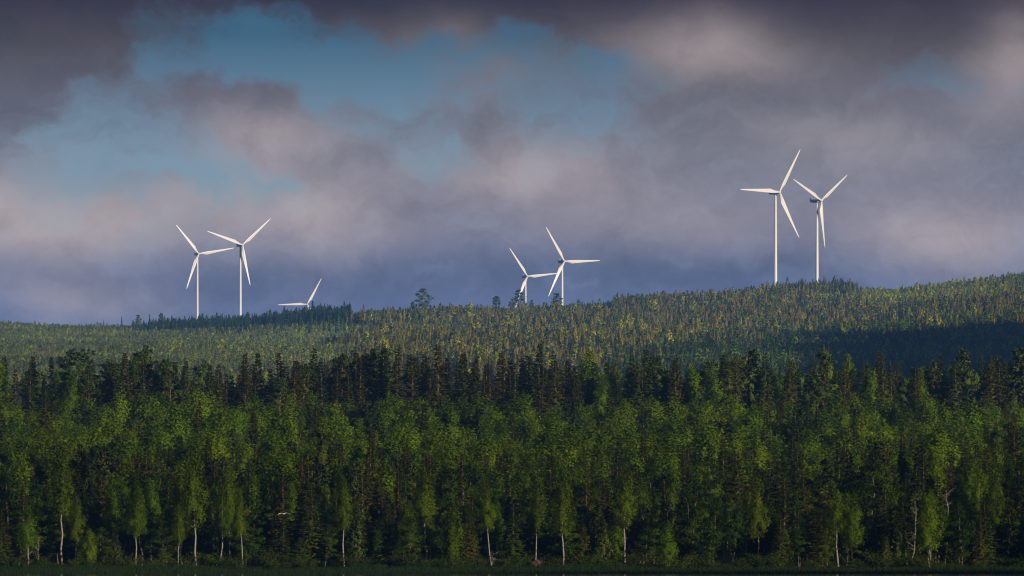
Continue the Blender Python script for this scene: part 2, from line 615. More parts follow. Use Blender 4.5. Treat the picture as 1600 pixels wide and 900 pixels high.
def make_old_pine(seed, H=18.0, R=2.6, start=0.5, nlimb=34, flat=0.5):
    r = np.random.default_rng(seed)
    tr, cr = B(), B()
    t_, pts = trunk_curve(H, r, 0.025, 0.006)
    tr.tube(pts, 0.0125 * H * (1 - t_ * 0.85) + 0.015, 8)
    for i in range(nlimb):
        t = start + (0.97 - start) * ((i + r.uniform(0, 0.8)) / nlimb)
        u = (t - start) / (1 - start)
        prof = math.sin(PI * (0.22 + 0.70 * u)) ** 0.8
        L = R * prof * r.uniform(0.55, 1.2)
        a_ = i * 2.4 + r.uniform(-0.6, 0.6)
        d = unit(np.array([math.cos(a_), math.sin(a_), 0.05 + 0.65 * u + r.uniform(-0.15, 0.2)]))
        p0 = at_height(t_, pts, t)
        q = np.linspace(0, 1, 4)
        br = p0 + d * (q * L)[:, None] + np.array([0, 0, 1.0]) * (0.12 * L * q ** 2)[:, None] + r.normal(size=(4, 3)) * 0.05
        tr.tube(br, np.linspace(0.05 * (1.2 - t) + 0.02, 0.012, 4), 4)
        for cidx in range(int(4 + L * 3)):
            f = r.uniform(0.35, 1.05)
            c0 = np.array([np.interp(f, q, br[:, j]) for j in range(3)]) + r.normal(size=3) * np.array([0.3, 0.3, 0.12])
            n_ = 26
            dirs = unit(r.normal(size=(n_, 3)) + np.array([0, 0, 0.55]))
            ctr = c0 + dirs * 0.20 + r.normal(size=(n_, 3)) * np.array([0.14, 0.14, 0.06])
            ln = r.uniform(0.24, 0.42, n_)[:, None]
            sd = unit(np.cross(dirs, r.normal(size=(n_, 3))))
            cr.quads(np.stack([ctr - dirs * ln * 0.5, ctr + sd * ln * 0.26, ctr + dirs * ln * 0.5, ctr - sd * ln * 0.26], 1), np.clip(r.normal(0.4, 0.25) + r.normal(size=n_) * 0.15, 0, 1))
    # dry stubs under the crown
    for i in range(9):
        t = r.uniform(start * 0.45, start)
        a_ = r.uniform(0, 2 * PI)
        p0 = at_height(t_, pts, t)
        tr.tube(np.stack([p0, p0 + np.array([math.cos(a_), math.sin(a_), -0.1]) * r.uniform(0.4, 1.2)]), [0.03, 0.01], 3)
    return tr, cr


def make_young_pine(seed, H=10.0, R=1.75, start=0.10):
    r = np.random.default_rng(seed)
    tr, cr = B(), B()
    t_, pts = trunk_curve(H, r, 0.012, 0.004)
    tr.tube(pts, 0.011 * H * (1 - t_ * 0.9) + 0.012, 6)
    z = start * H
    while z < H * 0.97:
        t = z / H
        L0 = R * ((1 - t) ** 0.62) * (0.6 + 0.4 * min(1, (t - start) / 0.15 + 0.1)) + 0.14
        nb = int(5 + 2 * (1 - t))
        a0 = r.uniform(0, 2 * PI)
        for k in range(nb):
            L = L0 * r.uniform(0.65, 1.15)
            a_ = a0 + k * 2 * PI / nb + r.uniform(-0.3, 0.3)
            up = 0.35 + 0.55 * t
            d = unit(np.array([math.cos(a_), math.sin(a_), up]))
            p0 = at_height(t_, pts, t)
            br = np.stack([p0, p0 + d * L * 0.6, p0 + d * L + np.array([0, 0, 0.12 * L])])
            tr.tube(br, [0.025, 0.016, 0.008], 3)
            for cidx in range(max(2, int(L * 3.2))):
                f = r.uniform(0.35, 1.05)
                c0 = p0 + d * L * f + np.array([0, 0, 0.12 * L * f * f]) + r.normal(size=3) * 0.10
                n_ = 17
                dirs = unit(r.normal(size=(n_, 3)) + d * 0.7 + np.array([0, 0, 0.5]))
                ln = r.uniform(0.26, 0.44, n_)[:, None]
                sd = unit(np.cross(dirs, r.normal(size=(n_, 3))))
                ctr = c0 + dirs * 0.15
                cr.quads(np.stack([ctr - dirs * ln * 0.5, ctr + sd * ln * 0.26, ctr + dirs * ln * 0.5, ctr - sd * ln * 0.26], 1), np.clip(f * 0.5 + r.normal(size=n_) * 0.2, 0, 1))
        z += 0.50 * r.uniform(0.8, 1.2)
    tip = pts[-1]
    n_ = 14
    dirs = unit(r.normal(size=(n_, 3)) + np.array([0, 0, 1.6]))
    ln = np.full((n_, 1), 0.4)
    sd = unit(np.cross(dirs, r.normal(size=(n_, 3))))
    cr.quads(np.stack([tip - dirs * 0, tip + dirs * 0.2 + sd * 0.06, tip + dirs * ln, tip + dirs * 0.2 - sd * 0.06], 1), np.full(n_, 0.8))
    return tr, cr


def make_shrub(seed, H=2.4, R=1.5):
    r = np.random.default_rng(seed)
    tr, cr = B(), B()
    for i in range(9):
        a_ = r.uniform(0, 2 * PI)
        d = unit(np.array([math.cos(a_) * 0.5, math.sin(a_) * 0.5, 1.0]))
        L = H * r.uniform(0.6, 1.0)
        q = np.linspace(0, 1, 4)
        br = d * (q * L)[:, None] + np.array([math.cos(a_), math.sin(a_), 0]) * (0.3 * R * q ** 2)[:, None]
        tr.tube(br, np.linspace(0.03, 0.008, 4), 4)
        for cidx in range(7):
            f = r.uniform(0.15, 1.0)
            c0 = np.array([np.interp(f, q, br[:, j]) for j in range(3)]) + r.normal(size=3) * np.array([0.35, 0.35, 0.15])
            n_ = 16
            pos = c0 + r.normal(size=(n_, 3)) * np.array([0.3, 0.3, 0.18])
            pos[:, 2] = np.maximum(pos[:, 2], 0.05)
            cr.quads(leaf_quads(pos, 0.22, 0.6, 1.0, np.array([0, 0, 0.8]), r), np.clip(r.normal(0.4, 0.25) + r.normal(size=n_) * 0.15, 0, 1))
    return tr, cr


def make_snag(seed, H=11.0):
    r = np.random.default_rng(seed)
    tr = B()
    br_b = B()
    t_, pts = trunk_curve(H, r, 0.05, 0.012)
    tr.tube(pts, 0.013 * H * (1 - t_ * 0.8) + 0.012, 7)
    for i in range(15):
        t = r.uniform(0.22, 0.98)
        a_ = r.uniform(0, 2 * PI)
        L = H * 0.22 * r.uniform(0.4, 1.1) * (1.15 - t * 0.6)
        d = unit(np.array([math.cos(a_), math.sin(a_), r.uniform(0.2, 1.1)]))
        p0 = at_height(t_, pts, t)
        q = np.linspace(0, 1, 5)
        br = p0 + d * (q * L)[:, None] + r.normal(size=(5, 3)) * 0.06 * L * q[:, None]
        br_b.tube(br, np.linspace(0.05, 0.014, 5), 4)
        for j in range(3):
            f = r.integers(1, 5)
            d2 = unit(d + r.normal(size=3) * 0.6)
            br_b.tube(np.stack([br[f], br[f] + d2 * L * 0.35]), [0.022, 0.009], 3)
    return tr, br_b


# far away trees: the same shapes with fewer and larger faces
def far_spruce(seed, H=16.0, R=2.3):
    r = np.random.default_rng(seed)
    tr, cr = B(), B()
    tr.tube([[0, 0, 0], [0, 0, H * 0.9]], [0.16, 0.03], 4)
    z = H * 0.08
    while z < H * 0.98:
        t = z / H
        L0 = R * (1 - t) ** 0.78 + 0.15
        nb = 7
        a_ = r.uniform(0, 2 * PI) + np.arange(nb) * 2 * PI / nb + r.uniform(-0.3, 0.3, nb)
        L = L0 * r.uniform(0.6, 1.15, nb)
        d = np.stack([np.cos(a_), np.sin(a_), np.full(nb, -0.25 + 0.4 * t)], 1)
        sd = np.stack([-np.sin(a_), np.cos(a_), r.normal(size=nb) * 0.3], 1)
        p0 = np.array([0, 0, z]) * np.ones((nb, 1))
        w_ = (0.28 * L + 0.18)[:, None]
        mid = p0 + d * (L * 0.6)[:, None]
        cr.quads(np.stack([p0, mid + sd * w_, p0 + d * L[:, None], mid - sd * w_], 1), r.uniform(0.1, 1, nb))
        # drooping end
        e = p0 + d * (L * 0.7)[:, None]
        dn = np.array([0, 0, -0.7]) * np.ones((nb, 1))
        cr.quads(np.stack([e - sd * w_ * 0.7, e + dn, e + sd * w_ * 0.7, e + d * 0.1], 1), r.uniform(0, 0.7, nb))
        z += 0.75 * r.uniform(0.8, 1.2)
    return tr, cr


def far_round(seed, H=11.0, R=1.9, start=0.2, n=170, size=0.75, pointed=0.5, trunk_r=0.12, ncl=26):
    r = np.random.default_rng(seed)
    tr, cr = B(), B()
    tr.tube([[0, 0, 0], [0.1, 0, H * 0.5], [0, 0, H * 0.92]], [trunk_r, trunk_r * 0.7, 0.03], 5)
    for i in range(ncl):
        u = (i + r.uniform(0, 1)) / ncl
        t = start + (1 - start) * u
        prof = math.sin(PI * min(1, 0.12 + 0.86 * u) ** 0.8) * (1 - pointed) + pointed * (1 - u)
        a_ = i * 2.4 + r.uniform(-0.4, 0.4)
        c0 = np.array([math.cos(a_), math.sin(a_), 0]) * R * prof * r.uniform(0.4, 0.95) + np.array([0, 0, t * H])
        k = max(3, n // ncl)
        pos = c0 + r.normal(size=(k, 3)) * np.array([0.36, 0.36, 0.26]) * R * (0.18 + 0.42 * prof)
        over = np.maximum(pos[:, 2] - H * 0.96, 0)
        pos[:, 2] -= over * 1.6
        outd = unit(pos - np.array([0, 0, t * H * 0.85]))
        cr.quads(leaf_quads(pos, size, 0.75, 1.1, outd + np.array([0, 0, 0.5]), r), np.clip(r.normal(0.45, 0.3) + r.normal(size=k) * 0.15, 0, 1))
    pos = np.array([0, 0, H * 0.97]) + r.normal(size=(6, 3)) * np.array([0.15, 0.15, 0.3])
    cr.quads(leaf_quads(pos, size * 0.7, 0.6, 0.8, np.array([0, 0, 1.0]), r), r.uniform(0.3, 1, 6))
    return tr, cr


# kind -> list of models; each model: trunk mesh, crown mesh, joined mesh, height, crown radius, crown start
MODELS = {}
PROTO = bpy.data.collections.new('tree_models')     # source of the forest mass, not part of the scene itself
PROTO_IDX = {}


def add_model(kind, pair, H, R, start, leafm, barkm):
    tr, cr = pair
    lst = MODELS.setdefault(kind, [])
    V1, f1, v1 = tr.data()
    V2, f2, v2 = cr.data()
    n = len(PROTO_IDX)
    Q2, N2 = crown_normals(V2, f2[0], H, R, start, n)
    joined = mesh('tree_model', np.concatenate([V1, V2]), [f1[0], Q2 + len(V1)], [M[barkm], M[leafm]],
                  np.concatenate([v1, v2]), mat_index=np.concatenate([np.zeros(len(f1[0])), np.ones(len(f2[0]))]),
                  normals=np.concatenate([np.zeros_like(V1), N2]))
    o = bpy.data.objects.new('tree_model_%03d' % n, joined)
    PROTO.objects.link(o)
    rec = dict(kind=kind, trunk=tr.build('trunk', M[barkm]), crown=mesh('crown', V2, [Q2], [M[leafm]], v2, normals=N2), H=H, R=R, start=start, idx=n)
    PROTO_IDX[(kind, len(lst))] = n
    lst.append(rec)


for i, (H, R, st, pt) in enumerate([(14, 2.3, 0.30, 0.35), (15, 2.0, 0.38, 0.45), (13, 2.5, 0.26, 0.25), (16, 2.1, 0.42, 0.5), (14, 1.8, 0.30, 0.6)]):
    add_model('birch', make_broadleaf(100 + i, H, R, st, 'birch', pointed=pt), H, R, st, 'birch_leaf', 'birch_bark')
for i, (H, R, st, pt) in enumerate([(9, 2.2, 0.08, 0.5), (9, 2.1, 0.06, 0.75), (8.5, 2.4, 0.08, 0.25), (9.5, 2.1, 0.1, 0.6), (9, 2.3, 0.06, 0.35)]):
    add_model('young_birch', make_broadleaf(120 + i, H, R, st, 'birch', nlimb=38, per=52, leaf=0.215, pointed=pt, droop=0.3), H, R, st, 'birch_leaf', 'alder_bark')
for i, (H, R, st, sm) in enumerate([(12, 2.7, 0.22, 1), (11, 2.6, 0.18, 2), (13, 2.6, 0.28, 2), (10, 2.8, 0.12, 1)]):
    add_model('alder', make_broadleaf(140 + i, H, R, st, 'alder', nlimb=30, per=46, leaf=0.235, stems=sm, pointed=0.2, droop=0.15), H, R, st, 'alder_leaf', 'alder_bark')
for i, (H, R, st, rg, gp) in enumerate([(18, 3.0, 0.05, 0.16, 0.42), (18, 2.6, 0.07, 0.22, 0.46), (19, 3.3, 0.08, 0.26, 0.5), (17, 2.9, 0.03, 0.14, 0.42), (20, 3.0, 0.10, 0.30, 0.55), (18, 3.6, 0.05, 0.2, 0.5)]):
    add_model('spruce', make_spruce(160 + i, H, R, st, gp, 1.3, rg, 0.66), H, R, st, 'spruce_needle', 'spruce_bark')
for i, (H, R, st) in enumerate([(18, 2.7, 0.28), (17, 2.9, 0.38), (19, 2.5, 0.22), (18, 2.9, 0.52)]):
    add_model('pine', make_old_pine(180 + i, H, R, st), H, R, st, 'pine_needle', 'pine_bark')
for i, (H, R) in enumerate([(10, 2.1), (10, 1.8), (9.5, 2.4), (10.5, 2.0)]):
    add_model('young_pine', make_young_pine(200 + i, H, R), H, R, 0.1, 'pine_needle', 'pine_bark')
for i in range(5):
    add_model('far_spruce', far_spruce(220 + i, 16, [3.0, 2.7, 3.4, 2.5, 3.1][i]), 16, 3.0, 0.08, 'spruce_needle', 'spruce_bark')
for i in range(4):
    add_model('far_pine', far_round(240 + i, 11, [2.2, 1.9, 2.4, 2.1][i], 0.04, 420, 0.75, 0.55), 11, 1.9, 0.15, 'pine_needle', 'spruce_bark')
for i in range(3):
    add_model('far_birch', far_round(260 + i, 11, [2.5, 2.2, 2.8][i], 0.06, 420, 0.75, 0.25), 11, 2.3, 0.15, 'birch_leaf', 'alder_bark')

for i, (R, st) in enumerate([(3.6, 0.38), (3.0, 0.42), (2.8, 0.58), (3.3, 0.42)]):
    add_model('ridge_pine', far_round(280 + i, 18, R, st, 1500, 0.62, 0.05, 0.34, 15), 18, R, st, 'pine_needle', 'pine_bark')


# ------------------------------------------------------------------ terrain
RIDGE_X = [-600, 0, 100, 200, 260, 400, 540, 580, 640, 700, 800, 900, 1000, 1100, 1200, 1250, 1320, 1400, 1450, 1520, 1600, 2100, 2800]
RIDGE_Y = [512, 513, 518, 518, 519, 516, 507, 504, 500, 497, 497, 493, 485, 479, 469, 463, 462, 464, 457, 450, 441, 395, 360]
BEHIND_X = [0, 900, 1050, 1600]
BEHIND_D = [40, 45, 15, 15]
YF, YR = 3600.0, 6200.0


def nz2(X, Y, w, seed=0.0):
    return (np.sin(X / w * 1.7 + seed) * np.cos(Y / w * 1.3 + 1.3 * seed) + 0.6 * np.sin((X * 0.8 + Y) / w * 2.9 + 2 * seed) + 0.4 * np.cos((X - 0.7 * Y) / w * 4.7 + seed)) / 2.0


def ground_z(X, Y):
    X = np.asarray(X, float)
    Y = np.asarray(Y, float)
    near = np.interp(Y, [600, 640, 690, 720, 850, 1000, 1230, 1270, 1320, 1420, 1900], [-1.0, -0.05, 0.22, 0.9, 8.0, 14.0, 22.5, 24.4, 23.5, 19.0, 14.0])
    near = near + nz2(X, Y, 60.0, 1.0) * 0.9 * np.clip((Y - 720) / 200, 0, 1)
    Ys = np.maximum(Y, 1000.0)
    px = np.clip(800 + F * X / Ys, -700, 2800)
    yr = np.interp(px, RIDGE_X, RIDGE_Y)
    s_ = np.clip((Y - YF) / (YR - YF), 0, 1)
    ys = 578 + (yr - 578) * s_ ** 1.0
    bd = np.interp(px, BEHIND_X, BEHIND_D)
    q = np.clip((Y - YR) / 900.0, 0, 1)
    ys = ys + bd * q * q * (3 - 2 * q)
    far = ZC + (YH - ys) / F * np.minimum(Ys, 9000.0)
    far = far + nz2(X, Y, 330.0, 2.0) * 7.0 * np.clip((Y - 3000) / 1500, 0, 1) * np.clip((6600 - Y) / 600, 0.2, 1)
    k = np.clip((Y - 1900) / (YF - 1900), 0, 1)
    far_start = ZC + (YH - 578) / F * YF
    val = 14.0 + (far_start - 14.0) * k ** 1.15
    z = np.where(Y < 1900, near, np.where(Y < YF, val, far))
    # unseen hill east of the valley, shaped to cast shade on the far slope
    z = z + (352 + 26 * nz2(X, Y, 150.0, 6.0)) * np.exp(-0.5 * (((X - np.interp(Y, [2000.0, 3100.0], [850.0, 1290.0])) / 330) ** 2 + ((Y - 3100) / np.where(Y < 3100, 1000.0, 420.0)) ** 2)) * np.clip((Y - 1500) / 600, 0, 1)
    return z


def link(o, parent=None):
    COL.objects.link(o)
    if parent is not None:
        o.parent = parent
    return o


ys = np.concatenate([np.linspace(560, 760, 34), np.linspace(772, 1500, 60), np.linspace(1530, 3500, 50), np.linspace(3540, 6800, 90), np.linspace(6950, 16000, 40), [20000, 30000]])
us = np.concatenate([np.linspace(-6, -1.3, 26)[:-1], np.linspace(-1.3, 1.3, 120), np.linspace(1.3, 6, 40)[1:]])
Yg, Ug = np.meshgrid(ys, us, indexing='ij')
Xg = Ug * (0.0875 * Yg + 40)
Zg = ground_z(Xg, Yg)
nI, nJ = Yg.shape
idx = np.arange(nI * nJ).reshape(nI, nJ)
q = np.stack([idx[:-1, :-1], idx[:-1, 1:], idx[1:, 1:], idx[1:, :-1]], -1).reshape(-1, 4)
ground = link(bpy.data.objects.new('ground', mesh('ground', np.stack([Xg, Yg, Zg], -1).reshape(-1, 3), [q], [M['ground']], smooth=True)))
ground['kind'] = 'structure'
ground['label'] = 'forest floor rising from the shore to the far hills'
# unseen hill added right of the camera to shade the lower shore
hx, hy = np.meshgrid(np.linspace(250, 2300, 60), np.linspace(-420, 330, 40), indexing='ij')
hz = 133.0 * np.exp(-0.5 * ((hy - 60) / 110.0) ** 2) / (1 + np.exp(-(hx - 330) / 35.0)) / (1 + np.exp((hx - 2000) / 60.0)) + nz2(hx, hy, 90.0, 4.0) * 4.0 - 6.0
idx = np.arange(hx.size).reshape(hx.shape)
q = np.stack([idx[:-1, :-1], idx[1:, :-1], idx[1:, 1:], idx[:-1, 1:]], -1).reshape(-1, 4)
hill = link(bpy.data.objects.new('hill', mesh('hill', np.stack([hx, hy, hz], -1).reshape(-1, 3), [q], [M['ground']], smooth=True)))
hill['kind'] = 'structure'
hill['label'] = 'unseen hill added beside the lake to shade the shore'
w = 16000.0
lake = link(bpy.data.objects.new('lake', mesh('lake', [[-w, -w, 0], [w, -w, 0], [w, 690, 0], [-w, 690, 0]], [np.array([[0, 1, 2, 3]])], [M['water']])))
lake['kind'] = 'structure'
lake['label'] = 'dark lake water along the shore'


# ------------------------------------------------------------------ forest layout
def world_x(px, Y):
    return (px - 800) * Y / F


def to_px(X, Y):
    return 800 + F * X / Y


def to_py(z, Y):
    return YH - F * (z - ZC) / Y


trees = []     # dict(kind, model, X, Y, z, sx, sz, rot, tint, label, zone)
TINT = {
    'birch': [(1.0, 1.0, 1.0), (1.12, 1.05, 0.9), (0.85, 0.95, 1.1), (0.75, 0.85, 1.0)],
    'alder': [(1.0, 1.0, 1.0), (0.85, 0.95, 1.0), (1.15, 1.1, 0.9), (0.7, 0.85, 1.1)],
    'spruce': [(1.0, 1.0, 1.0), (1.25, 1.05, 0.9), (0.8, 0.95, 1.1), (1.5, 1.1, 1.0)],
    'pine': [(1.0, 1.0, 1.0), (1.15, 1.05, 0.9), (0.9, 1.0, 1.2), (1.25, 1.05, 0.8)],
}
TONE = {
    'birch': ['fresh green', 'yellow-green', 'cool green', 'dusky green'],
    'alder': ['mid green', 'deep green', 'light green', 'shadowy green'],
    'spruce': ['dark green', 'olive', 'blue-green', 'brownish'],
    'pine': ['grey-green', 'olive', 'bluish', 'warm green'],
}
SPECIES = {'birch': 'birch', 'young_birch': 'birch', 'alder': 'alder', 'spruce': 'spruce', 'pine': 'pine', 'young_pine': 'pine',
           'far_spruce': 'spruce', 'far_pine': 'pine', 'ridge_pine': 'pine', 'far_birch': 'birch'}


def add_tree(kind, X, Y, h, zone, wide=1.0, tone=None, model=None, label=None, mult=1.0, z=None):
    lst = MODELS[kind]
    mi = int(rng.integers(len(lst))) if model is None else model
    md = lst[mi]
    sp = SPECIES[kind]
    if tone is None:
        tone = int(rng.choice(4, p=[0.4, 0.25, 0.2, 0.15]))
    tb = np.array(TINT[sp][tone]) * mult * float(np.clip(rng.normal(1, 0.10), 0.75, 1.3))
    sz = h / md['H']
    sx = sz ** 0.8 * wide * float(np.clip(rng.normal(1, 0.08), 0.8, 1.25))
    zz = float(ground_z(X, Y)) - 0.08 if z is None else z
    trees.append(dict(kind=kind, species=sp, mi=mi, X=float(X), Y=float(Y), z=zz, h=float(h), sx=sx, sz=sz, rot=float(rng.uniform(0, 2 * PI)), lean=tuple(float(x) for x in rng.normal(size=2) * (0.012 if sp == 'spruce' else 0.035) * (Y < 3000)),
                      tint=tuple(float(x) for x in tb), tone=tone, zone=zone, label=label))


# landmark trees along the shore: kind, px, Y, top row, tone, model, label
SHORE = [
    ('spruce', 470, 716, 716, 3, 4, 'brownish spruce with tiered bare-looking boughs, beside the flying gull'),
    ('spruce', 578, 742, 668, 3, 2, 'tall brownish spruce rising behind the shore, below the right end of the far grove'),
    ('spruce', 725, 735, 706, 1, 1, 'olive spruce standing behind the small white-stemmed birch on the shore'),
    ('spruce', 914, 730, 716, 3, 4, 'brown-tinged spruce with bare lower boughs on the shore, below the middle turbines'),
    ('pine', 1385, 752, 700, 3, 2, 'shore pine with a long glowing orange trunk'),
    ('pine', 505, 765, 668, 3, 0, 'reddish-trunked pine behind the gull spruce'),
    ('birch', 97, 712, 690, 0, 1, 'tall shore birch with pale trunk showing halfway, near the dead tree'),
    ('birch', 118, 706, 776, 1, 1, 'slim shore birch with a long bare trunk right of the tall corner birch'),
    ('birch', 212, 704, 764, 0, 3, 'thin white-stemmed birch, first of the clump below the left turbines'),
    ('birch', 222, 707, 742, 3, 1, 'taller pale-stemmed birch leaning in the clump below the left turbines'),
    ('birch', 278, 703, 788, 0, 3, 'thin birch with bright white stem beside a dark gap on the shore'),
    ('birch', 284, 711, 742, 1, 1, 'birch with grey-pink stem behind the bright white one'),
    ('birch', 306, 706, 700, 0, 0, 'broad tall birch with a pale stem at the shore, below the leftmost turbine'),
    ('birch', 347, 706, 760, 3, 1, 'birch with twin-looking grey stems at the shore, below the second turbine'),
    ('birch', 358, 710, 728, 0, 3, 'birch with a thick grey stem at the shore, below the second turbine'),
    ('birch', 378, 701, 770, 1, 3, 'birch with the brightest white lower stem at the shore, below the second turbine'),
    ('birch', 538, 705, 740, 0, 3, 'birch with a slender white stem left of the tall brownish spruce'),
    ('young_birch', 706, 699, 786, 0, 1, 'small birch on the shore with a short narrow crown'),
    ('birch', 665, 712, 730, 1, 1, 'round bright birch left of the small shore birch'),
    ('birch', 768, 706, 742, 0, 3, 'birch with a straight grey stem right of the small shore birch'),
    ('birch', 836, 708, 764, 0, 3, 'birch with a luminous stem beside the darkest gap of the shore'),
    ('birch', 880, 702, 740, 1, 1, 'birch with a spotted white stem, below the fifth turbine'),
    ('birch', 977, 706, 724, 1, 3, 'birch with a yellowish tall stem right of the brown-tinged shore spruce'),
    ('alder', 1080, 703, 755, 0, 1, 'crooked-limbed alder with forked stems at the reed edge'),
    ('alder', 1145, 705, 770, 3, 2, 'grey-stemmed alder with bent limbs left of the tall layered birch'),
    ('birch', 1186, 707, 742, 1, 0, 'tall layered birch at the shore, below the sixth turbine'),
    ('birch', 1310, 703, 752, 0, 3, 'birch with a thin pale stem at the shore, below the seventh turbine'),
    ('birch', 1455, 770, 700, 1, 2, 'rounded drooping birch rising right of the orange pine'),
    ('birch', 1556, 712, 740, 0, 1, 'tall drooping birch at the edge of the dark shore corner'),
    ('alder', 1500, 704, 782, 3, 1, 'bushy alder filling the shore right of the bare branches'),
    ('alder', 1010, 701, 822, 0, 3, 'low spreading bright alder above the reeds'),
    ('alder', 470, 699, 838, 2, 3, 'low yellow-green alder under the gull'),
    ('spruce', 1592, 716, 706, 2, 3, 'near-black spruce closing the shore at the picture edge'),
    ('spruce', 1602, 708, 760, 2, 0, 'shorter near-black spruce at the picture edge'),
]
taken = []
for (k, px, Y, ty, tone, mi, lab) in SHORE:
    X = world_x(px, Y)
    h = ZC + (YH - ty) / F * Y - float(ground_z(X, Y))
    add_tree(k, X, Y, h, 'shore', tone=tone, model=mi, label=lab, mult=0.5 if px > 1580 else (0.74 if k in ('birch', 'young_birch') else 0.9))  # birch tints lowered to stand in for shade on the shore
    taken.append((X, Y))
taken = np.array(taken)


def fbm(X, Y, w, seed):
    return nz2(X, Y, w, seed) + 0.5 * nz2(X + 31, Y - 17, w * 0.47, seed + 3)


def scatter(Y0, Y1, gap, pad=16):
    pts = []
    Y = Y0
    while Y < Y1:
        half = 0.0875 * Y + pad
        n = int(2 * half / gap)
        xs = -half + (np.arange(n) + rng.uniform(-0.42, 0.42, n) + 0.5) * gap
        yy = Y + rng.uniform(-0.45, 0.45, n) * gap
        pts.append(np.stack([xs, yy], 1))
        Y += gap * 0.92
    return np.concatenate(pts)


# height that lets the crowns rise one behind the other up the slope
TOPL_Y = [699, 712, 728, 750, 800, 860, 950, 1050, 1150, 1226]
TOPL_R = [808, 784, 762, 743, 720, 700, 676, 656, 638, 625]


def layered(X, Y, sd):
    row = np.interp(Y, TOPL_Y, TOPL_R) + rng.normal() * sd
    return max(2.5, ZC + (YH - row) / F * Y - float(ground_z(X, Y)))


def bands(centres, gap, rows=2, pad=16):
    """wavy belts of trees with open strips between them"""
    pts = []
    for c_ in centres:
        half = 0.0875 * c_ + pad
        ph = rng.uniform(0, 6.28, 2)
        for r_ in range(rows):
            n_ = int(2 * half / gap)
            xs_ = -half + (np.arange(n_) + 0.5 * (r_ % 2) + rng.uniform(-0.38, 0.38, n_)) * gap
            yy = c_ + r_ * gap * 0.9 + rng.uniform(-0.4, 0.4, n_) * gap + c_ * 0.010 * (np.sin(xs_ / 21.0 + ph[0]) + 0.6 * np.sin(xs_ / 8.3 + ph[1]))
            pts.append(np.stack([xs_, yy], 1))
    return np.concatenate(pts)


# shore belt
for X, Y in np.concatenate([scatter(699, 716, 3.4), bands([722, 738], 3.5, 2)]):
    d2 = np.min((taken[:, 0] - X) ** 2 + ((taken[:, 1] - Y) * 0.6) ** 2)
    if d2 < 1.6 ** 2 or np.any((np.abs(taken[:, 0] - X) < 1.5) & (Y < taken[:, 1] + 2) & (taken[:, 1] < 714)):
        continue
    if Y < 712 and rng.uniform() < 0.2:
        continue
    px = to_px(X, Y)
    h = layered(X, Y, 24)
    u = rng.uniform()
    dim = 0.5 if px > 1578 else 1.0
    if u < 0.18:
        add_tree('birch' if h > 7.5 else 'young_birch', X, Y, h, 'shore', 1.0, tone=int(rng.choice([0, 2, 3, 3])), mult=dim)
    elif u < 0.56:
        add_tree('alder', X, Y, h * 0.92, 'shore', 1.1, mult=dim)
    elif u < 0.92:
        add_tree('spruce', X, Y, h * 1.1, 'shore', 1.3, mult=dim)
    else:
        add_tree('young_pine', X, Y, h, 'shore', mult=dim)
# slope behind the shore belt
for X, Y in bands([753, 772, 796, 826], 3.8, 2):
    f = fbm(X, Y, 26, 4.0)
    h = layered(X, Y, 12) + 0.7 * f
    u = rng.uniform() + 0.22 * f
    if u < 0.42:
        add_tree('young_birch' if h < 12 else 'birch', X, Y, h, 'slope', 1.25)
    elif u < 0.48:
        add_tree('alder', X, Y, h * 0.9, 'slope', 1.1)
    elif u < 0.84:
        add_tree('spruce', X, Y, h * 1.12, 'slope', 1.35)
    else:
        add_tree('young_pine', X, Y, h, 'slope', 1.1)
# young mixed wood on the middle slope
for X, Y in bands([862, 888, 918, 952, 992, 1036, 1086, 1142, 1200], 3.9, 2):
    f = fbm(X, Y, 34, 7.0)
    f2 = fbm(X, Y, 60, 2.2)
    h = layered(X, Y, 12) + 0.9 * f
    px = to_px(X, Y)
    u = rng.uniform() + 0.28 * f2
    up = (Y - 862) / 364
    pb = 0.80 - 0.16 * up
    if px > 1180:
        pb -= 0.14
    if u < pb:
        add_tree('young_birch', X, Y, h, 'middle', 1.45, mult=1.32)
    elif u < pb + 0.13:
        add_tree('young_pine', X, Y, h * 0.95, 'middle', 1.25, tone=int(rng.choice([0, 2, 2, 1])))
    else:
        tall = rng.uniform() < 0.14
        add_tree('spruce' if rng.uniform() < 0.85 else 'pine', X, Y, h * (1.35 if tall else 1.05), 'middle', 1.25)
# old stand at the top of the near slope
for X, Y in bands([1246, 1265, 1290, 1330], 5.2, 2):
    px = to_px(X, Y)
    f = fbm(X, Y, 45, 5.0)
    lim = np.interp(px, [0, 330, 370, 700, 900, 950, 1600], [16.2, 16.6, 18.2, 19.0, 18.2, 17.6, 17.6])
    h = np.clip(rng.normal(lim, 1.9) + 0.9 * f, 9, 20.5)
    u = rng.uniform()
    if 340 < px < 900:
        k = 'spruce' if u < 0.92 else 'pine'
        add_tree(k, X, Y, h, 'back', 1.3 if k == 'spruce' else 1.15, mult=0.95)
    elif px <= 340:
        k = 'spruce' if u < 0.80 else ('pine' if u < 0.93 else 'birch')
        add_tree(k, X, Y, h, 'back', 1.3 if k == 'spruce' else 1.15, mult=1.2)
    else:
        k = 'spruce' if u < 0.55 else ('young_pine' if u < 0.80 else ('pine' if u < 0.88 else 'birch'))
        add_tree(k, X, Y, h, 'back', 1.3 if k == 'spruce' else 1.15, mult=1.5)
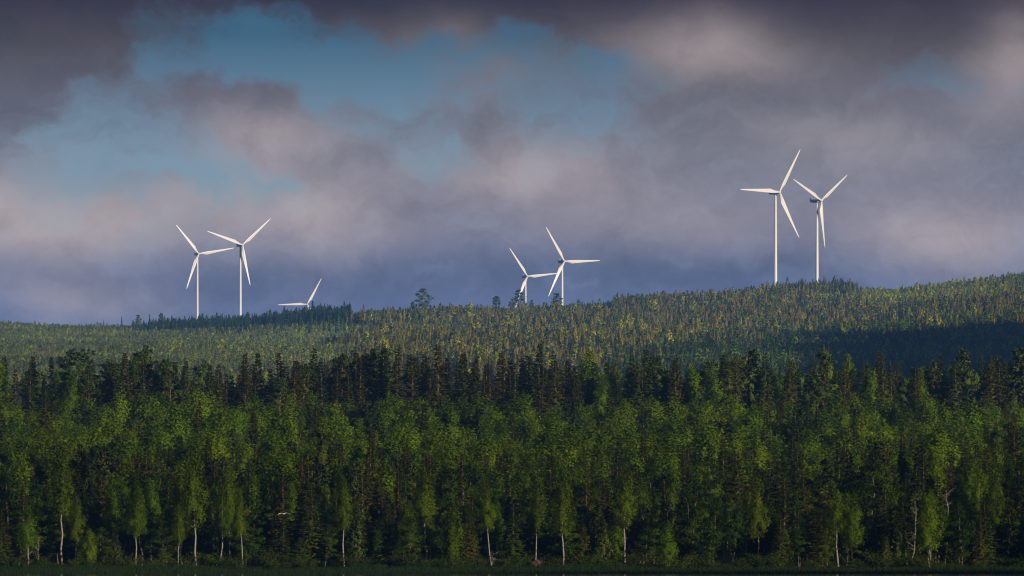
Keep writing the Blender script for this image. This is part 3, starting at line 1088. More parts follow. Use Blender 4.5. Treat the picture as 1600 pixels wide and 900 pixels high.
# trees that stand out of the near skyline
BACK = [('pine', 121, 1262, 548, 2, 3, 'flat-topped pine with a bare reddish trunk on the near skyline'),
        ('pine', 231, 1256, 545, 1, 0, 'broad domed pine on the near skyline left of the dark spruces'),
        ('pine', 174, 1246, 578, 3, 0, 'brownish pine below and between the two skyline pines'),
        ('spruce', 685, 1250, 533, 3, 2, 'tallest spruce of the near skyline, with pale bare twigs'),
        ('spruce', 620, 1256, 541, 1, 4, 'pale-twigged tall spruce left of the tallest skyline spruce'),
        ('spruce', 598, 1262, 538, 0, 0, 'pointed dark spruce left of the pale-twigged skyline spruce'),
        ('spruce', 490, 1258, 541, 0, 5, 'broad dark spruce on the near skyline below the third turbine'),
        ('pine', 478, 1250, 568, 3, 2, 'pine with a visible orange trunk among the dark skyline spruces'),
        ('spruce', 840, 1280, 534, 2, 1, 'thin spire of a spruce on the near skyline below the middle turbines'),
        ('spruce', 1010, 1262, 544, 3, 1, 'rusty brown spruce top on the near skyline'),
        ('pine', 1140, 1248, 560, 3, 0, 'pine with a warm trunk under the skyline left of the right-hand turbines'),
        ('spruce', 1130, 1262, 552, 1, 5, 'broad olive spruce on the near skyline left of the right-hand turbines'),
        ('spruce', 1560, 1250, 556, 3, 5, 'broad brownish spruce on the near skyline at the right'),
        ('spruce', 72, 1010, 612, 1, 5, 'big olive spruce standing over the young wood at the left')]
for (k, px, Y, ty, tone, mi, lab) in BACK:
    X = world_x(px, Y)
    h = ZC + (YH - ty) / F * Y - float(ground_z(X, Y))
    add_tree(k, X, Y, h, 'back', 1.3, tone=tone, model=mi, label=lab, mult=1.0)
n_near = len(trees)

# far hill -------------------------------------------------------------
far_rng = np.random.default_rng(21)


def far_points(Y0, Y1, gap):
    out = []
    Y = Y0
    while Y < Y1:
        half = 0.0875 * Y * 1.06 + 15
        n = int(2 * half / gap)
        out.append(np.stack([-half + (np.arange(n) + far_rng.uniform(-0.45, 0.45, n) + 0.5) * gap, Y + far_rng.uniform(-0.45, 0.45, n) * gap], 1))
        Y += gap
    return np.concatenate(out)


FP = far_points(3320, 6320, 6.2)
FX, FY = FP[:, 0], FP[:, 1]
FZ = ground_z(FX, FY)
FPX, FPY = to_px(FX, FY), to_py(FZ, FY)
fa = fbm(FX, FY, 120, 3.0)
fb = fbm(FX, FY, 260, 9.0)
fu = far_rng.uniform(size=len(FX))
fh = far_rng.normal(size=len(FX))
yr_ = np.interp(FPX, RIDGE_X, RIDGE_Y)
rel = FPY - yr_                        # rows below the ridge line
kindf = np.empty(len(FX), object)
H_f = np.empty(len(FX))
tint_f = np.ones((len(FX), 3))
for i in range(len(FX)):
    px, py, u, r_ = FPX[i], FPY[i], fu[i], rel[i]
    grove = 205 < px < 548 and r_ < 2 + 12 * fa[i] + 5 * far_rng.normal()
    shade_base = py > 576 - (px - 1000) * 0.090 + 16 * fa[i] + 15 * far_rng.normal() and px > 950
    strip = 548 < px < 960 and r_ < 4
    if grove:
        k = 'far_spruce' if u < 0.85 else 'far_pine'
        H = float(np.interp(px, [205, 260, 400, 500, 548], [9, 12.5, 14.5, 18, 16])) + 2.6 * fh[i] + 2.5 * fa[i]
        tn = np.array([0.8, 1.1, 1.8])  # dark bluish tint puts the grove's shade into its tree colour
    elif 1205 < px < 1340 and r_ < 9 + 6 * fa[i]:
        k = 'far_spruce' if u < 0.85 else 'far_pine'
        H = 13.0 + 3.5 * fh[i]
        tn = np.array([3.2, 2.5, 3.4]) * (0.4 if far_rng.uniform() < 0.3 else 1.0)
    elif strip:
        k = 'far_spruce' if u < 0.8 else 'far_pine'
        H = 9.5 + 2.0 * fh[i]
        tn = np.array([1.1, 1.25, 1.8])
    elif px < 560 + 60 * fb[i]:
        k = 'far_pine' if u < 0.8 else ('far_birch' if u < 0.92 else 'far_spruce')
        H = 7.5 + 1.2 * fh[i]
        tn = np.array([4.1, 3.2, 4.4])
    elif shade_base:
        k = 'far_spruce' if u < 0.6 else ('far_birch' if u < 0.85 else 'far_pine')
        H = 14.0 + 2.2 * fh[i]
        tn = np.array([1.2, 1.3, 1.8])  # dark tint paints extra shade onto the lower right slope
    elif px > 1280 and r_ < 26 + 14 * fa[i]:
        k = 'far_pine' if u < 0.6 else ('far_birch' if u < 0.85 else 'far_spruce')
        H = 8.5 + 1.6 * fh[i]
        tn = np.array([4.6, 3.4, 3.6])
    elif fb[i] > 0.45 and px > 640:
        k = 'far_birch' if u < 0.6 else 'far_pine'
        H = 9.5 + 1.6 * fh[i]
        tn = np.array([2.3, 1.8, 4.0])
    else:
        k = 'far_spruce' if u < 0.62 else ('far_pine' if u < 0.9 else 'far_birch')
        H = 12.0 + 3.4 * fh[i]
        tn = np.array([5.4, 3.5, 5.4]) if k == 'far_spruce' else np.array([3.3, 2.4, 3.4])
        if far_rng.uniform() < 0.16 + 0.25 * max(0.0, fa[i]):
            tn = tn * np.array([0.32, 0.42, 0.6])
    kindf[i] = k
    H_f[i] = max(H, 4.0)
    tint_f[i] = tn * np.clip(1 + 0.20 * far_rng.normal() + 0.14 * fa[i] + 0.34 * fb[i], 0.4, 1.7) * np.array([1 + 0.10 * far_rng.normal(), 1.0, 1.0])  # broad noise paints sunlit and shaded bands into the tints

# solitary trees on the far ridge: kind, px, Y, top row, tone, model, width, label
RIDGE = [('pine', 661, 6150, 449, 1, 3, 1.5, 'big lone pine with sunlit crown on the far ridge, between the left and middle turbines'),
         ('pine', 645, 6180, 470, 0, 2, 0.8, 'faint thin pine just left of the big lone ridge pine'),
         ('pine', 776, 6160, 461, 2, 2, 1.3, 'small umbrella-shaped pine alone against the sky on the far ridge'),
         ('pine', 811, 6150, 451, 0, 0, 1.6, 'tall broad pine standing before the fourth turbine tower'),
         ('pine', 800, 6140, 466, 3, 3, 1.0, 'lower pine leaning out left of the pine at the fourth turbine'),
         ('spruce', 832, 6150, 468, 0, 1, 0.6, 'thin sparse spruce between the two middle turbine towers'),
         ('pine', 870, 6150, 457, 1, 0, 1.6, 'bushy ridge pine touching the fifth turbine tower'),
         ('spruce', 895, 6150, 470, 2, 1, 0.8, 'small ridge spruce just right of the fifth turbine tower'),
         ('pine', 746, 6170, 475, 1, 1, 0.9, 'low ridge pine left of the umbrella pine'),
         ('pine', 545, 5950, 475, 0, 0, 1.0, 'round-topped pine ending the dark grove on the far ridge'),
         ('spruce', 533, 5960, 477, 2, 0, 1.0, 'pointed spruce second from the end of the dark far grove'),
         ('spruce', 522, 5960, 477, 0, 3, 1.0, 'pointed spruce third from the end of the dark far grove'),
         ('spruce', 190, 6000, 494, 2, 1, 1.0, 'small spruce alone left of the dark far grove'),
         ('pine', 216, 5950, 491, 0, 0, 1.1, 'round pine at the near end of the dark far grove'),
         ('spruce', 234, 5950, 490, 2, 3, 1.0, 'pointed spruce beside the round pine of the far grove'),
         ('pine', 252, 5940, 488, 2, 2, 1.1, 'domed pine left of the leftmost turbine'),
         ('spruce', 162, 6000, 498, 2, 1, 0.8, 'tiny spruce on the far ridge at the left'),
         ('spruce', 1212, 6050, 441, 1, 1, 0.8, 'ridge spruce standing before the sixth turbine tower'),
         ('spruce', 1317, 6000, 434, 2, 1, 0.9, 'slim spire of a spruce on the ridge right of the seventh turbine'),
         ('spruce', 1234, 6020, 440, 1, 3, 0.9, 'ridge spruce midway between the two right-hand turbine towers'),
         ('spruce', 1248, 6010, 436, 0, 0, 0.9, 'ridge spruce close left of the seventh turbine tower'),
         ('spruce', 1305, 6000, 437, 1, 0, 1.0, 'brownish ridge spruce left of the slim spire'),
         ('spruce', 1447, 6100, 441, 2, 1, 0.9, 'dark small spruce on the right-hand ridge line'),
         ('spruce', 1568, 6050, 426, 2, 0, 1.2, 'largest spruce on the ridge near the right edge'),
         ('spruce', 1540, 6080, 431, 2, 3, 0.9, 'dark ridge spruce left of the largest right-edge one')]
for (k, px, Y, ty, tone, mi, wide, lab) in RIDGE:
    X = world_x(px, Y)
    h = ZC + (YH - ty) / F * Y - float(ground_z(X, Y))
    k = 'ridge_pine' if k == 'pine' else k
    add_tree(k, X, Y, h, 'ridge', wide, tone=tone, model=mi, label=lab, mult=1.05)

# ------------------------------------------------------------------ which near trees show largest
GW, GH = 800, 450
owner = np.full((GH, GW), -1, np.int32)
order = sorted(range(n_near), key=lambda i: trees[i]['Y'])
vis = np.zeros(len(trees), np.int64)
for i in order:
    tr_ = trees[i]
    md = MODELS[tr_['kind']][tr_['mi']]
    s_ = F / tr_['Y'] / 2
    cx = to_px(tr_['X'], tr_['Y']) / 2
    top = to_py(tr_['z'] + tr_['h'], tr_['Y']) / 2
    bot = to_py(tr_['z'] + tr_['h'] * md['start'], tr_['Y']) / 2
    rad = md['R'] * tr_['sx'] * s_ * 0.8
    y0, y1 = int(max(top, 0)), int(min(bot, GH - 1))
    for y in range(y0, y1 + 1):
        t = (y - top) / max(bot - top, 1)
        wdt = rad * min(1.0, 0.15 + (1.3 * t if tr_['species'] == 'spruce' else 2.0 * t))
        a_, b_ = int(max(cx - wdt, 0)), int(min(cx + wdt + 1, GW))
        if a_ < b_:
            seg = owner[y, a_:b_]
            free = seg < 0
            vis[i] += int(free.sum())
            seg[free] = i
for i in range(n_near, len(trees)):
    vis[i] = 10 ** 6
MAXN = {'spruce': 300, 'pine': 300, 'birch': 300, 'alder': 300}
single = set()
for sp, cap in MAXN.items():
    ids = sorted([i for i in range(len(trees)) if trees[i]['species'] == sp], key=lambda i: -(vis[i] + (10 ** 6 if trees[i]['label'] else 0)))
    single.update([i for i in ids[:cap] if vis[i] >= 12 or trees[i]['label']])

# ------------------------------------------------------------------ labels
MARKS = [(25, 'below the left picture edge'), (95, 'left of all the turbines'), (165, 'far left of every turbine'), (235, 'left of the leftmost turbine'),
         (310, 'below the leftmost turbine'), (375, 'below the second turbine'), (430, 'between second and third turbines'), (480, 'below the half-hidden turbine'),
         (540, 'below the far grove end'), (600, 'left of the lone ridge pine'), (660, 'below the lone ridge pine'), (720, 'right of the lone ridge pine'),
         (776, 'below the umbrella pine'), (823, 'below the fourth turbine'), (880, 'below the fifth turbine'), (940, 'right of the fifth turbine'),
         (1000, 'right of the middle turbines'), (1065, 'between middle and right turbines'), (1140, 'left of the sixth turbine'),
         (1211, 'below the sixth turbine'), (1277, 'below the seventh turbine'), (1340, 'right of the seventh turbine'), (1400, 'above the orange-trunked pine line'),
         (1460, 'well right of all turbines'), (1520, 'below the rising right ridge'), (1585, 'at the right picture edge')]
MARKS = [(x, ('under the right hillside' if 'orange' in s_ else ('by the left picture edge' if x == 25 else s_))) for x, s_ in MARKS]
ZONE = {'shore': 'on the shore', 'slope': 'behind the shore belt', 'middle': 'in young middle wood', 'back': 'in near skyline stand', 'ridge': 'on the far ridge'}
ORD = ['first', 'second', 'third', 'fourth', 'fifth', 'sixth', 'seventh', 'eighth', 'ninth', 'tenth', 'eleventh', 'twelfth']
buckets = {}
for i in single:
    tr_ = trees[i]
    if tr_['label']:
        continue
    px = to_px(tr_['X'], tr_['Y'])
    mk = min(MARKS, key=lambda a: abs(a[0] - px))[1]
    base = '%s %s %s, %s' % (TONE[tr_['species']][tr_['tone']], tr_['species'], ZONE[tr_['zone']], mk)
    buckets.setdefault(base, []).append((px, i))
for base, lst in buckets.items():
    lst.sort()
    if len(lst) == 1:
        trees[lst[0][1]]['label'] = base
    else:
        for k, (px, i) in enumerate(lst):
            trees[i]['label'] = ORD[min(k, 11)] + ' from left, ' + base
GROUPS = {'shore': 'trees along the shore', 'slope': 'trees behind the shore belt', 'middle': 'young trees on the near slope', 'back': 'old trees on the near skyline', 'ridge': 'trees on the far ridge'}
PART_MAT = {}
for i in sorted(single):
    tr_ = trees[i]
    md = MODELS[tr_['kind']][tr_['mi']]
    e = bpy.data.objects.new(tr_['species'] + '_tree', None)
    e.empty_display_size = 0.5
    link(e)
    e.location = (tr_['X'], tr_['Y'], tr_['z'])
    e.rotation_euler = (*tr_['lean'], tr_['rot'])
    e.scale = (tr_['sx'], tr_['sx'], tr_['sz'])
    e['label'] = tr_['label']
    e['category'] = tr_['species'] + ' tree'
    e['group'] = GROUPS[tr_['zone']]
    for nm in ('trunk', 'crown'):
        o = link(bpy.data.objects.new(nm, md[nm]), e)
        o['tint'] = tr_['tint']


# ------------------------------------------------------------------ forest mass (everything past the counted trees)
def forest_mass(name, X, Y, Z, rot, scl, idx_, tint, label):
    n = len(X)
    me = bpy.data.meshes.new(name)
    me.vertices.add(n)
    me.vertices.foreach_set('co', np.stack([X, Y, Z], 1).astype(np.float32).ravel())
    a_ = me.attributes.new('tree_index', 'INT', 'POINT')
    a_.data.foreach_set('value', np.asarray(idx_, np.int32))
    a_ = me.attributes.new('tree_turn', 'FLOAT_VECTOR', 'POINT')
    a_.data.foreach_set('vector', np.asarray(rot).astype(np.float32).ravel())
    a_ = me.attributes.new('tree_size', 'FLOAT_VECTOR', 'POINT')
    a_.data.foreach_set('vector', np.asarray(scl, np.float32).ravel())
    a_ = me.attributes.new('tint', 'FLOAT_VECTOR', 'POINT')
    a_.data.foreach_set('vector', np.asarray(tint, np.float32).ravel())
    o = link(bpy.data.objects.new(name, me))
    ng = bpy.data.node_groups.new(name + '_nodes', 'GeometryNodeTree')
    ng.interface.new_socket('Geometry', in_out='INPUT', socket_type='NodeSocketGeometry')
    ng.interface.new_socket('Geometry', in_out='OUTPUT', socket_type='NodeSocketGeometry')
    N, L = ng.nodes, ng.links
    gi, go = N.new('NodeGroupInput'), N.new('NodeGroupOutput')
    m2p = N.new('GeometryNodeMeshToPoints')
    ci = N.new('GeometryNodeCollectionInfo')
    ci.inputs[0].default_value = PROTO
    ci.inputs[1].default_value = True
    ci.inputs[2].default_value = True
    iop = N.new('GeometryNodeInstanceOnPoints')

    def attr(nm, typ):
        nd = N.new('GeometryNodeInputNamedAttribute')
        nd.data_type = typ
        nd.inputs[0].default_value = nm
        return nd.outputs[0]
    L.new(gi.outputs[0], m2p.inputs[0])
    L.new(m2p.outputs[0], iop.inputs['Points'])
    L.new(ci.outputs[0], iop.inputs['Instance'])
    iop.inputs['Pick Instance'].default_value = True
    L.new(attr('tree_index', 'INT'), iop.inputs['Instance Index'])
    e2r = N.new('FunctionNodeEulerToRotation')
    L.new(attr('tree_turn', 'FLOAT_VECTOR'), e2r.inputs[0])
    L.new(e2r.outputs[0], iop.inputs['Rotation'])
    L.new(attr('tree_size', 'FLOAT_VECTOR'), iop.inputs['Scale'])
    L.new(iop.outputs[0], go.inputs[0])
    md_ = o.modifiers.new('trees', 'NODES')
    md_.node_group = ng
    o['kind'] = 'stuff'
    o['label'] = label
    o['category'] = 'forest'
    return o


rest = [i for i in range(n_near) if i not in single]
forest_mass('near_forest', np.array([trees[i]['X'] for i in rest]), np.array([trees[i]['Y'] for i in rest]), np.array([trees[i]['z'] for i in rest]),
            np.array([(*trees[i]['lean'], trees[i]['rot']) for i in rest]), [(trees[i]['sx'], trees[i]['sx'], trees[i]['sz']) for i in rest],
            [PROTO_IDX[(trees[i]['kind'], trees[i]['mi'])] for i in rest], [trees[i]['tint'] for i in rest],
            'dense mixed forest filling the near slope between the single trees')
nv_ = {k: len(v) for k, v in MODELS.items()}
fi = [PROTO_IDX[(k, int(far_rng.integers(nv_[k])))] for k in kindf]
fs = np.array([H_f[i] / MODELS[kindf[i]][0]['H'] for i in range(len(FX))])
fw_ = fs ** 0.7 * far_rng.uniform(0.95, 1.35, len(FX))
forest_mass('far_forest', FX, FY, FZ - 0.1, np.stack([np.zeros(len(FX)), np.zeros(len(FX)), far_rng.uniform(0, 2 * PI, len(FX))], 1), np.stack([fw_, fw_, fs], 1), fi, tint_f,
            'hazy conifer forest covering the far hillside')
print('near', n_near, 'single', len(single), 'far', len(FX))

# ------------------------------------------------------------------ wind turbines
def blade_mesh(R):
    b = B()
    ts = np.array([0.0, 0.03, 0.06, 0.10, 0.15, 0.20, 0.26, 0.34, 0.45, 0.58, 0.72, 0.86, 0.95, 0.99, 1.0])
    chord = np.interp(ts, [0, 0.05, 0.20, 0.35, 0.6, 0.85, 0.97, 1.0], [0.040, 0.042, 0.088, 0.074, 0.050, 0.031, 0.018, 0.004]) * R
    thick = np.interp(ts, [0, 0.05, 0.2, 0.5, 1.0], [0.040, 0.040, 0.026, 0.012, 0.002]) * R
    twist = np.radians(np.interp(ts, [0, 0.2, 0.5, 1.0], [16, 11, 4, 0]))
    le = np.interp(ts, [0, 0.06, 0.2, 1.0], [0.5, 0.5, 0.32, 0.35])      # share of the chord ahead of the axis
    a_ = np.arange(18) * 2 * PI / 18
    rings = []
    for t, c_, th, tw, l_ in zip(ts, chord, thick, twist, le):
        roundness = np.clip(1 - t / 0.16, 0, 1)
        xs = 0.5 * c_ * np.cos(a_) + (0.5 - l_) * c_
        shape = np.sin(a_) * (roundness + (1 - roundness) * (0.55 + 0.45 * np.cos(a_ + PI)))
        yy = 0.5 * th * shape
        X_ = xs * math.cos(tw) - yy * math.sin(tw)
        Y_ = xs * math.sin(tw) + yy * math.cos(tw)
        rings.append(np.stack([X_, Y_ - 0.02 * R * t ** 2, np.full(18, (0.018 + 0.982 * t) * R)], 1))
    b.grid(rings)
    return b.build('blade', M['turbine_paint'], True)


def lathe(profile, sides=24):
    a_ = np.arange(sides) * 2 * PI / sides
    return [np.stack([r_ * np.cos(a_), r_ * np.sin(a_), np.full(sides, z_)], 1) for r_, z_ in profile]


def rounded_loft(xs, ws, hs, zc, k=5.0, sides=28):
    """body along X made of rounded rectangles"""
    a_ = np.arange(sides) * 2 * PI / sides
    ca, sa = np.cos(a_), np.sin(a_)
    rr = (np.abs(ca) ** k + np.abs(sa) ** k) ** (-1 / k)
    return [np.stack([np.full(sides, x), w_ * 0.5 * rr * ca, z_ + h_ * 0.5 * rr * sa], 1) for x, w_, h_, z_ in zip(xs, ws, hs, zc)]


def box_quads(b, x0, x1, y0, y1, z0, z1):
    c = np.array([[x0, y0, z0], [x1, y0, z0], [x1, y1, z0], [x0, y1, z0], [x0, y0, z1], [x1, y0, z1], [x1, y1, z1], [x0, y1, z1]], float)
    f = [[0, 3, 2, 1], [4, 5, 6, 7], [0, 1, 5, 4], [1, 2, 6, 5], [2, 3, 7, 6], [3, 0, 4, 7]]
    b.quads(c[np.array(f)])


BLADES = {}
# hub px, hub py, blade length px, turn towards the right (deg), first blade angle (deg, clockwise), blade metres, label
TURB = [
    (310.5, 396.5, 58.9, 20.0, 80.0, 56, 'white wind turbine furthest left, one blade level to the right'),
    (378.8, 382.7, 64.3, 26.7, 48.3, 56, 'white wind turbine with blades spread in a wide Y, second from left'),
    (480.0, 475.5, 47.0, 8.0, 28.5, 56, 'faint wind turbine sunk behind the dark grove, two blades showing'),
    (824.2, 431.7, 54.6, 27.0, 83.5, 56, 'hazy wind turbine behind the ridge pines, left of the middle pair'),
    (882.0, 408.3, 62.9, 27.7, 87.5, 56, 'bright wind turbine of the middle pair, the nearer and taller'),
    (1217.8, 300.2, 80.2, 37.0, 30.9, 56, 'largest white wind turbine, left of the pair on the right hill'),
    (1283.3, 313.3, 74.0, 45.4, 54.4, 56, 'misty greyish wind turbine, right of the pair on the right hill'),
]
for (hx, hy, rp, yaw, th0, R, lab) in TURB:
    D = R * F / rp
    yaw = math.radians(yaw)
    hub = Vector((world_x(hx, D), D, ZC + (YH - hy) / F * D))
    axis = Vector((math.sin(yaw), -math.cos(yaw), 0))
    over = 0.118 * R
    tx, ty = hub.x - axis.x * over, hub.y - axis.y * over
    gz = float(ground_z(tx, ty))
    Hh = hub.z - gz
    e = bpy.data.objects.new('wind_turbine', None)
    link(e)
    e.location = (tx, ty, gz)
    e.rotation_euler = (0, 0, math.atan2(axis.y, axis.x))        # local +X points along the rotor axis
    e['label'] = lab
    e['category'] = 'wind turbine'
    e['group'] = 'wind turbines on the ridge'
    b = B()
    top_z = Hh - 0.040 * R
    prof = [(0.0365 * R - (0.0365 - 0.0225) * R * (z_ / top_z), z_) for z_ in np.linspace(-1.5, top_z, 12)]
    b.grid(lathe(prof))
    link(bpy.data.objects.new('tower', b.build('tower', M['turbine_paint'], True)), e)
    b = B()
    xs = np.array([0.075, 0.070, 0.03, -0.05, -0.12, -0.175, -0.185]) * R
    ws = np.array([0.050, 0.060, 0.074, 0.076, 0.072, 0.064, 0.050]) * R
    hs = np.array([0.050, 0.060, 0.078, 0.082, 0.076, 0.066, 0.050]) * R
    b.grid(rounded_loft(xs, ws, hs, [Hh] * 4 + [Hh + 0.002 * R, Hh + 0.006 * R, Hh + 0.008 * R]))
    nac = link(bpy.data.objects.new('nacelle', b.build('nacelle', M['turbine_paint'], True)), e)
    for s_ in (-1, 1):
        b = B()
        y0 = s_ * 0.0375 * R
        for zz in (0.016, -0.022):
            box_quads(b, -0.150 * R, 0.035 * R, min(y0, y0 + s_ * 0.0016 * R), max(y0, y0 + s_ * 0.0016 * R), Hh + (zz - 0.009) * R, Hh + (zz + 0.011) * R)
        link(bpy.data.objects.new('side_band', b.build('side_band', M['turbine_band'])), nac)
    b = B()
    box_quads(b, -0.175 * R, -0.135 * R, -0.034 * R, 0.034 * R, Hh + 0.032 * R, Hh + 0.058 * R)
    link(bpy.data.objects.new('cooler', b.build('cooler', M['cooler_grey'])), nac)
    b = B()
    prof = [(0.026, 0.078), (0.032, 0.085), (0.034, 0.110), (0.032, 0.128), (0.026, 0.142), (0.014, 0.152), (0.003, 0.156)]
    rings = [np.stack([np.full(24, x_ * R), r_ * R * np.cos(np.arange(24) * PI / 12), Hh + r_ * R * np.sin(np.arange(24) * PI / 12)], 1) for r_, x_ in prof]
    b.grid(rings)
    link(bpy.data.objects.new('hub', b.build('hub', M['turbine_paint'], True)), e)
    if R not in BLADES:
        BLADES[R] = blade_mesh(R)
    for k in range(3):
        th = math.radians(th0) + k * 2 * PI / 3
        o = link(bpy.data.objects.new('blade', BLADES[R]), e)
        # in the turbine's frame: +X rotor axis (towards the viewer), +Y is the viewer's right
        zax = Vector((0, math.sin(th), math.cos(th)))
        yax = Vector((-1, 0, 0))
        xax = yax.cross(zax)
        mtx = Matrix((xax, yax, zax)).transposed().to_4x4()
        mtx.translation = Vector((over, 0, Hh))
        o.matrix_local = mtx

# ------------------------------------------------------------------ dead trees on the shore
SNAGS = [(44, 701, 812, 11, 'bare white dead tree with forked limbs at the left shore corner'),
         (60, 703, 838, 12, 'short leaning dead stem beside the white forked dead tree'),
         (1428, 704, 792, 13, 'grey dead tree with upswept bare limbs right of the orange pine'),
         (1462, 722, 766, 14, 'bleached dead treetop with crooked branches over the right shore'),
         (1480, 723, 765, 15, 'second bleached dead treetop right of the crooked one')]
for (px, Y, ty, sd, lab) in SNAGS:
    X = world_x(px, Y)
    gz = float(ground_z(X, Y))
    h = ZC + (YH - ty) / F * Y - gz
    tr, br = make_snag(sd, h)
    e = bpy.data.objects.new('dead_tree', None)
    link(e)
    e.location = (X, Y, gz - 0.05)
    e['label'] = lab
    e['category'] = 'dead tree'
    e['group'] = 'dead trees on the shore'
    link(bpy.data.objects.new('trunk', tr.build('trunk', M['dead_wood'])), e)
    link(bpy.data.objects.new('branches', br.build('branches', M['dead_wood'])), e)

# ------------------------------------------------------------------ shrubs at the water's edge
shrub_models = []
for i in range(4):
    tr, cr = make_shrub(300 + i)
    shrub_models.append((tr.build('stems', M['alder_bark']), cr.build('foliage', M['alder_leaf'])))
sr = np.random.default_rng(5)
shrubs = []
X = -66.0
while X < 66:
    shrubs.append((X + sr.uniform(-0.6, 0.6), sr.uniform(685, 699.5), sr.uniform(0.35, 1.0)))
    X += sr.uniform(1.0, 2.2)
sb = {}
for i, (X, Y, s_) in enumerate(shrubs):
    e = bpy.data.objects.new('shrub', None)
    link(e)
    e.location = (X, Y, float(ground_z(X, Y)) - 0.03)
    e.rotation_euler = (0, 0, sr.uniform(0, 6.28))
    e.scale = (s_ * 1.1, s_ * 1.1, s_)
    tn = sr.uniform(0.6, 1.1)
    px = to_px(X, Y)
    size = 'low' if s_ < 0.8 else ('middling' if s_ < 1.1 else 'large')
    base = '%s leafy shrub at the reed edge, %s' % (size, min(MARKS, key=lambda a: abs(a[0] - px))[1])
    sb.setdefault(base, []).append((px, e))
    e['category'] = 'shrub'
    e['group'] = 'shrubs at the reed edge'
    mdl = shrub_models[i % 4]
    for nm, me in zip(('stems', 'foliage'), mdl):
        o = link(bpy.data.objects.new(nm, me), e)
        o['tint'] = (tn * 1.0, tn * 0.95, tn * 0.9)
for base, lst in sb.items():
    lst.sort(key=lambda a: a[0])
    for k, (px, e) in enumerate(lst):
        e['label'] = base if len(lst) == 1 else ORD[k] + ' from left, ' + base

# ------------------------------------------------------------------ reeds and shore grass
rr = np.random.default_rng(9)
n = 60000
X = rr.uniform(-66, 66, n)
dens = 0.5 + 0.5 * np.sin(X / 9 + 1.0) + 0.4 * np.sin(X / 3.7)
Y = rr.uniform(640, 694, n)
hh = np.clip(rr.normal(0.28, 0.14, n) + 0.34 * dens * np.clip((Y - 655) / 35, 0.15, 1), 0.08, 1.1)
z0 = np.maximum(ground_z(X, Y), -0.15) - 0.03
a_ = rr.uniform(0, 2 * PI, n)
wv_ = np.stack([np.cos(a_), np.sin(a_), np.zeros(n)], 1) * 0.022
lean = np.stack([rr.normal(size=n), rr.normal(size=n), np.zeros(n)], 1) * 0.14
base = np.stack([X, Y, z0], 1)
mid = base + lean * 0.5 * hh[:, None] + np.array([0, 0, 0.6]) * hh[:, None]
tip = base + lean * 1.6 * hh[:, None] + np.array([0, 0, 1.0]) * hh[:, None]
V = np.stack([base - wv_, base + wv_, mid + wv_ * 0.8, tip, mid - wv_ * 0.8], 1).reshape(-1, 3)
k5 = np.arange(n) * 5
qf = np.stack([k5, k5 + 1, k5 + 2, k5 + 4], 1)
tf = np.stack([k5 + 4, k5 + 2, k5 + 3], 1)
vv = rr.uniform(0, 1, n)
reeds = link(bpy.data.objects.new('reeds', mesh('reeds', V, [qf, tf], [M['reed']], np.concatenate([vv, vv]))))
reeds['kind'] = 'stuff'
reeds['label'] = 'green reeds and grass along the water edge'
reeds['category'] = 'reeds'
reeds['tint'] = (1.0, 1.0, 1.0)

# uprooted earth mound between the trunks
b = B()
er = np.random.default_rng(14)
a_ = np.arange(16) * 2 * PI / 16
rings = []
for q_ in np.linspace(0, 1, 7):
    rad = 1.15 * math.cos(q_ * PI / 2 * 0.96) * (1 + 0.16 * er.normal(size=16))
    rings.append(np.stack([rad * np.cos(a_) * 1.15, rad * np.sin(a_) * 0.8, np.full(16, 0.95 * math.sin(q_ * PI / 2)) + 0.05 * er.normal(size=16)], 1))
b.grid(rings)
Y = 698.0
X = world_x(842, Y)
mound = link(bpy.data.objects.new('root_plate', b.build('root_plate', M['earth'], False)))
mound.location = (X, Y, float(ground_z(X, Y)) - 0.05)
mound['label'] = 'reddish mound of bare earth and roots between the shore trunks'
mound['category'] = 'earth mound'

# ------------------------------------------------------------------ gull
Yb = 500.0
gull = bpy.data.objects.new('gull', None)
link(gull)
gull.location = (world_x(443.5, Yb), Yb, ZC + (YH - 803.0) / F * Yb)
gull.rotation_euler = (0, math.radians(-3), math.radians(28))
gull['label'] = 'white gull gliding with arched wings in front of the shore trees'
gull['category'] = 'bird'
b = B()
xs = np.array([-0.24, -0.20, -0.12, 0.0, 0.10, 0.17, 0.205, 0.24, 0.265, 0.28])       # along local Y: tail to head
rad = np.array([0.006, 0.022, 0.045, 0.062, 0.055, 0.040, 0.036, 0.036, 0.024, 0.006])
zc_ = np.array([0.01, 0.008, 0.0, -0.005, 0.0, 0.012, 0.02, 0.022, 0.018, 0.015])
a_ = np.arange(12) * 2 * PI / 12
b.grid([np.stack([r_ * np.cos(a_), np.full(12, x_), z_ + r_ * 0.95 * np.sin(a_)], 1) for x_, r_, z_ in zip(xs, rad, zc_)])
link(bpy.data.objects.new('body', b.build('body', M['gull_white'], True)), gull)
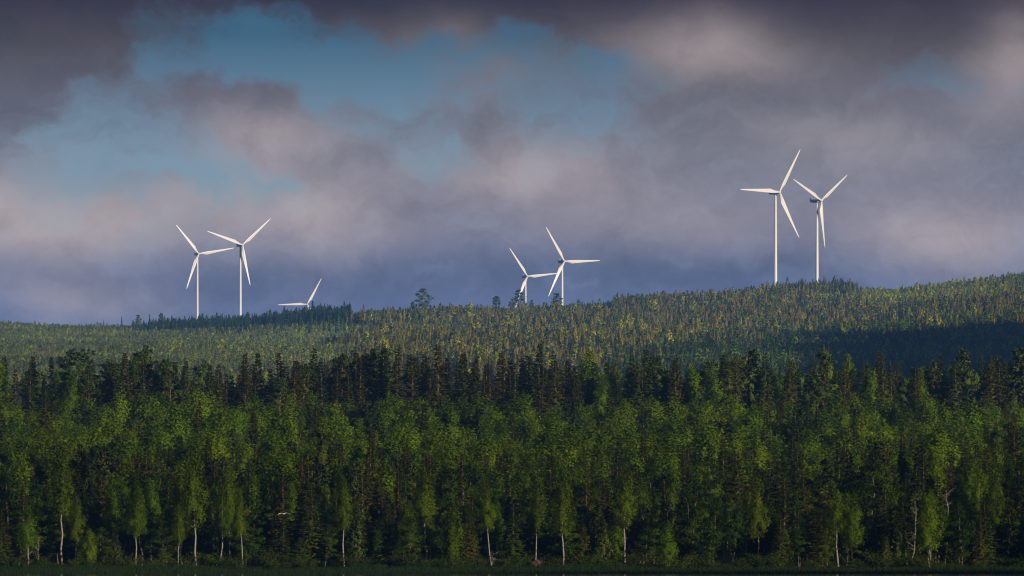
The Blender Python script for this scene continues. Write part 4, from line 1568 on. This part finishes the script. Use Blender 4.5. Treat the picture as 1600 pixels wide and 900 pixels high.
for s_ in (-1, 1):
    b = B()
    d = np.array([0.03, 0.12, 0.24, 0.36, 0.48, 0.58, 0.65])
    zz = np.array([0.03, 0.062, 0.075, 0.060, 0.020, -0.035, -0.075])
    yl = np.array([0.085, 0.105, 0.120, 0.100, 0.050, -0.02, -0.085])     # leading edge
    ch = np.array([0.16, 0.155, 0.15, 0.135, 0.105, 0.065, 0.012])
    rings = []
    for d_, z_, y_, c_ in zip(d, zz, yl, ch):
        t8 = np.array([[0, 0], [-0.25, 0.012], [-0.6, 0.010], [-1, 0.0], [-0.6, -0.004], [-0.25, -0.008]])
        rings.append(np.stack([np.full(6, s_ * d_), y_ + t8[:, 0] * c_, z_ + t8[:, 1] * (c_ / 0.16)], 1))
    b.grid(rings[:6])
    wing = link(bpy.data.objects.new('wing', b.build('wing', M['gull_grey' if s_ > 0 else 'gull_white'], True)), gull)
    b = B()
    b.grid(rings[5:])
    link(bpy.data.objects.new('wing_tip', b.build('wing_tip', M['gull_dark'], True)), wing)
b = B()
b.grid([np.stack([w_ * np.array([-1, 1, 1, -1]), np.full(4, y_), z_ + np.array([-1, -1, 1, 1]) * 0.004], 1) for w_, y_, z_ in ((0.02, -0.19, 0.012), (0.05, -0.30, 0.012), (0.055, -0.34, 0.012))])
link(bpy.data.objects.new('tail', b.build('tail', M['gull_white'])), gull)
b = B()
b.grid([np.stack([r_ * np.cos(a_), np.full(12, y_), z_ + r_ * np.sin(a_)], 1) for r_, y_, z_ in ((0.010, 0.272, 0.014), (0.008, 0.30, 0.010), (0.002, 0.325, 0.002))])
link(bpy.data.objects.new('beak', b.build('beak', M['gull_beak'])), gull)

# ------------------------------------------------------------------ haze
m, t, out = mat('haze_air')
pv = t.new('ShaderNodeVolumePrincipled')
pv.inputs['Color'].default_value = (*HAZE_COLOR, 1)
pv.inputs['Density'].default_value = HAZE_DENSITY
pv.inputs['Anisotropy'].default_value = 0.0
t.put(out.inputs['Volume'], pv.outputs[0])
b = B()
box_quads(b, -19000, 19000, -19000, 31000, -12, HAZE_TOP)
haze = link(bpy.data.objects.new('haze', b.build('haze', m)))
haze['kind'] = 'stuff'
haze['label'] = 'thin blue evening haze over the valley'
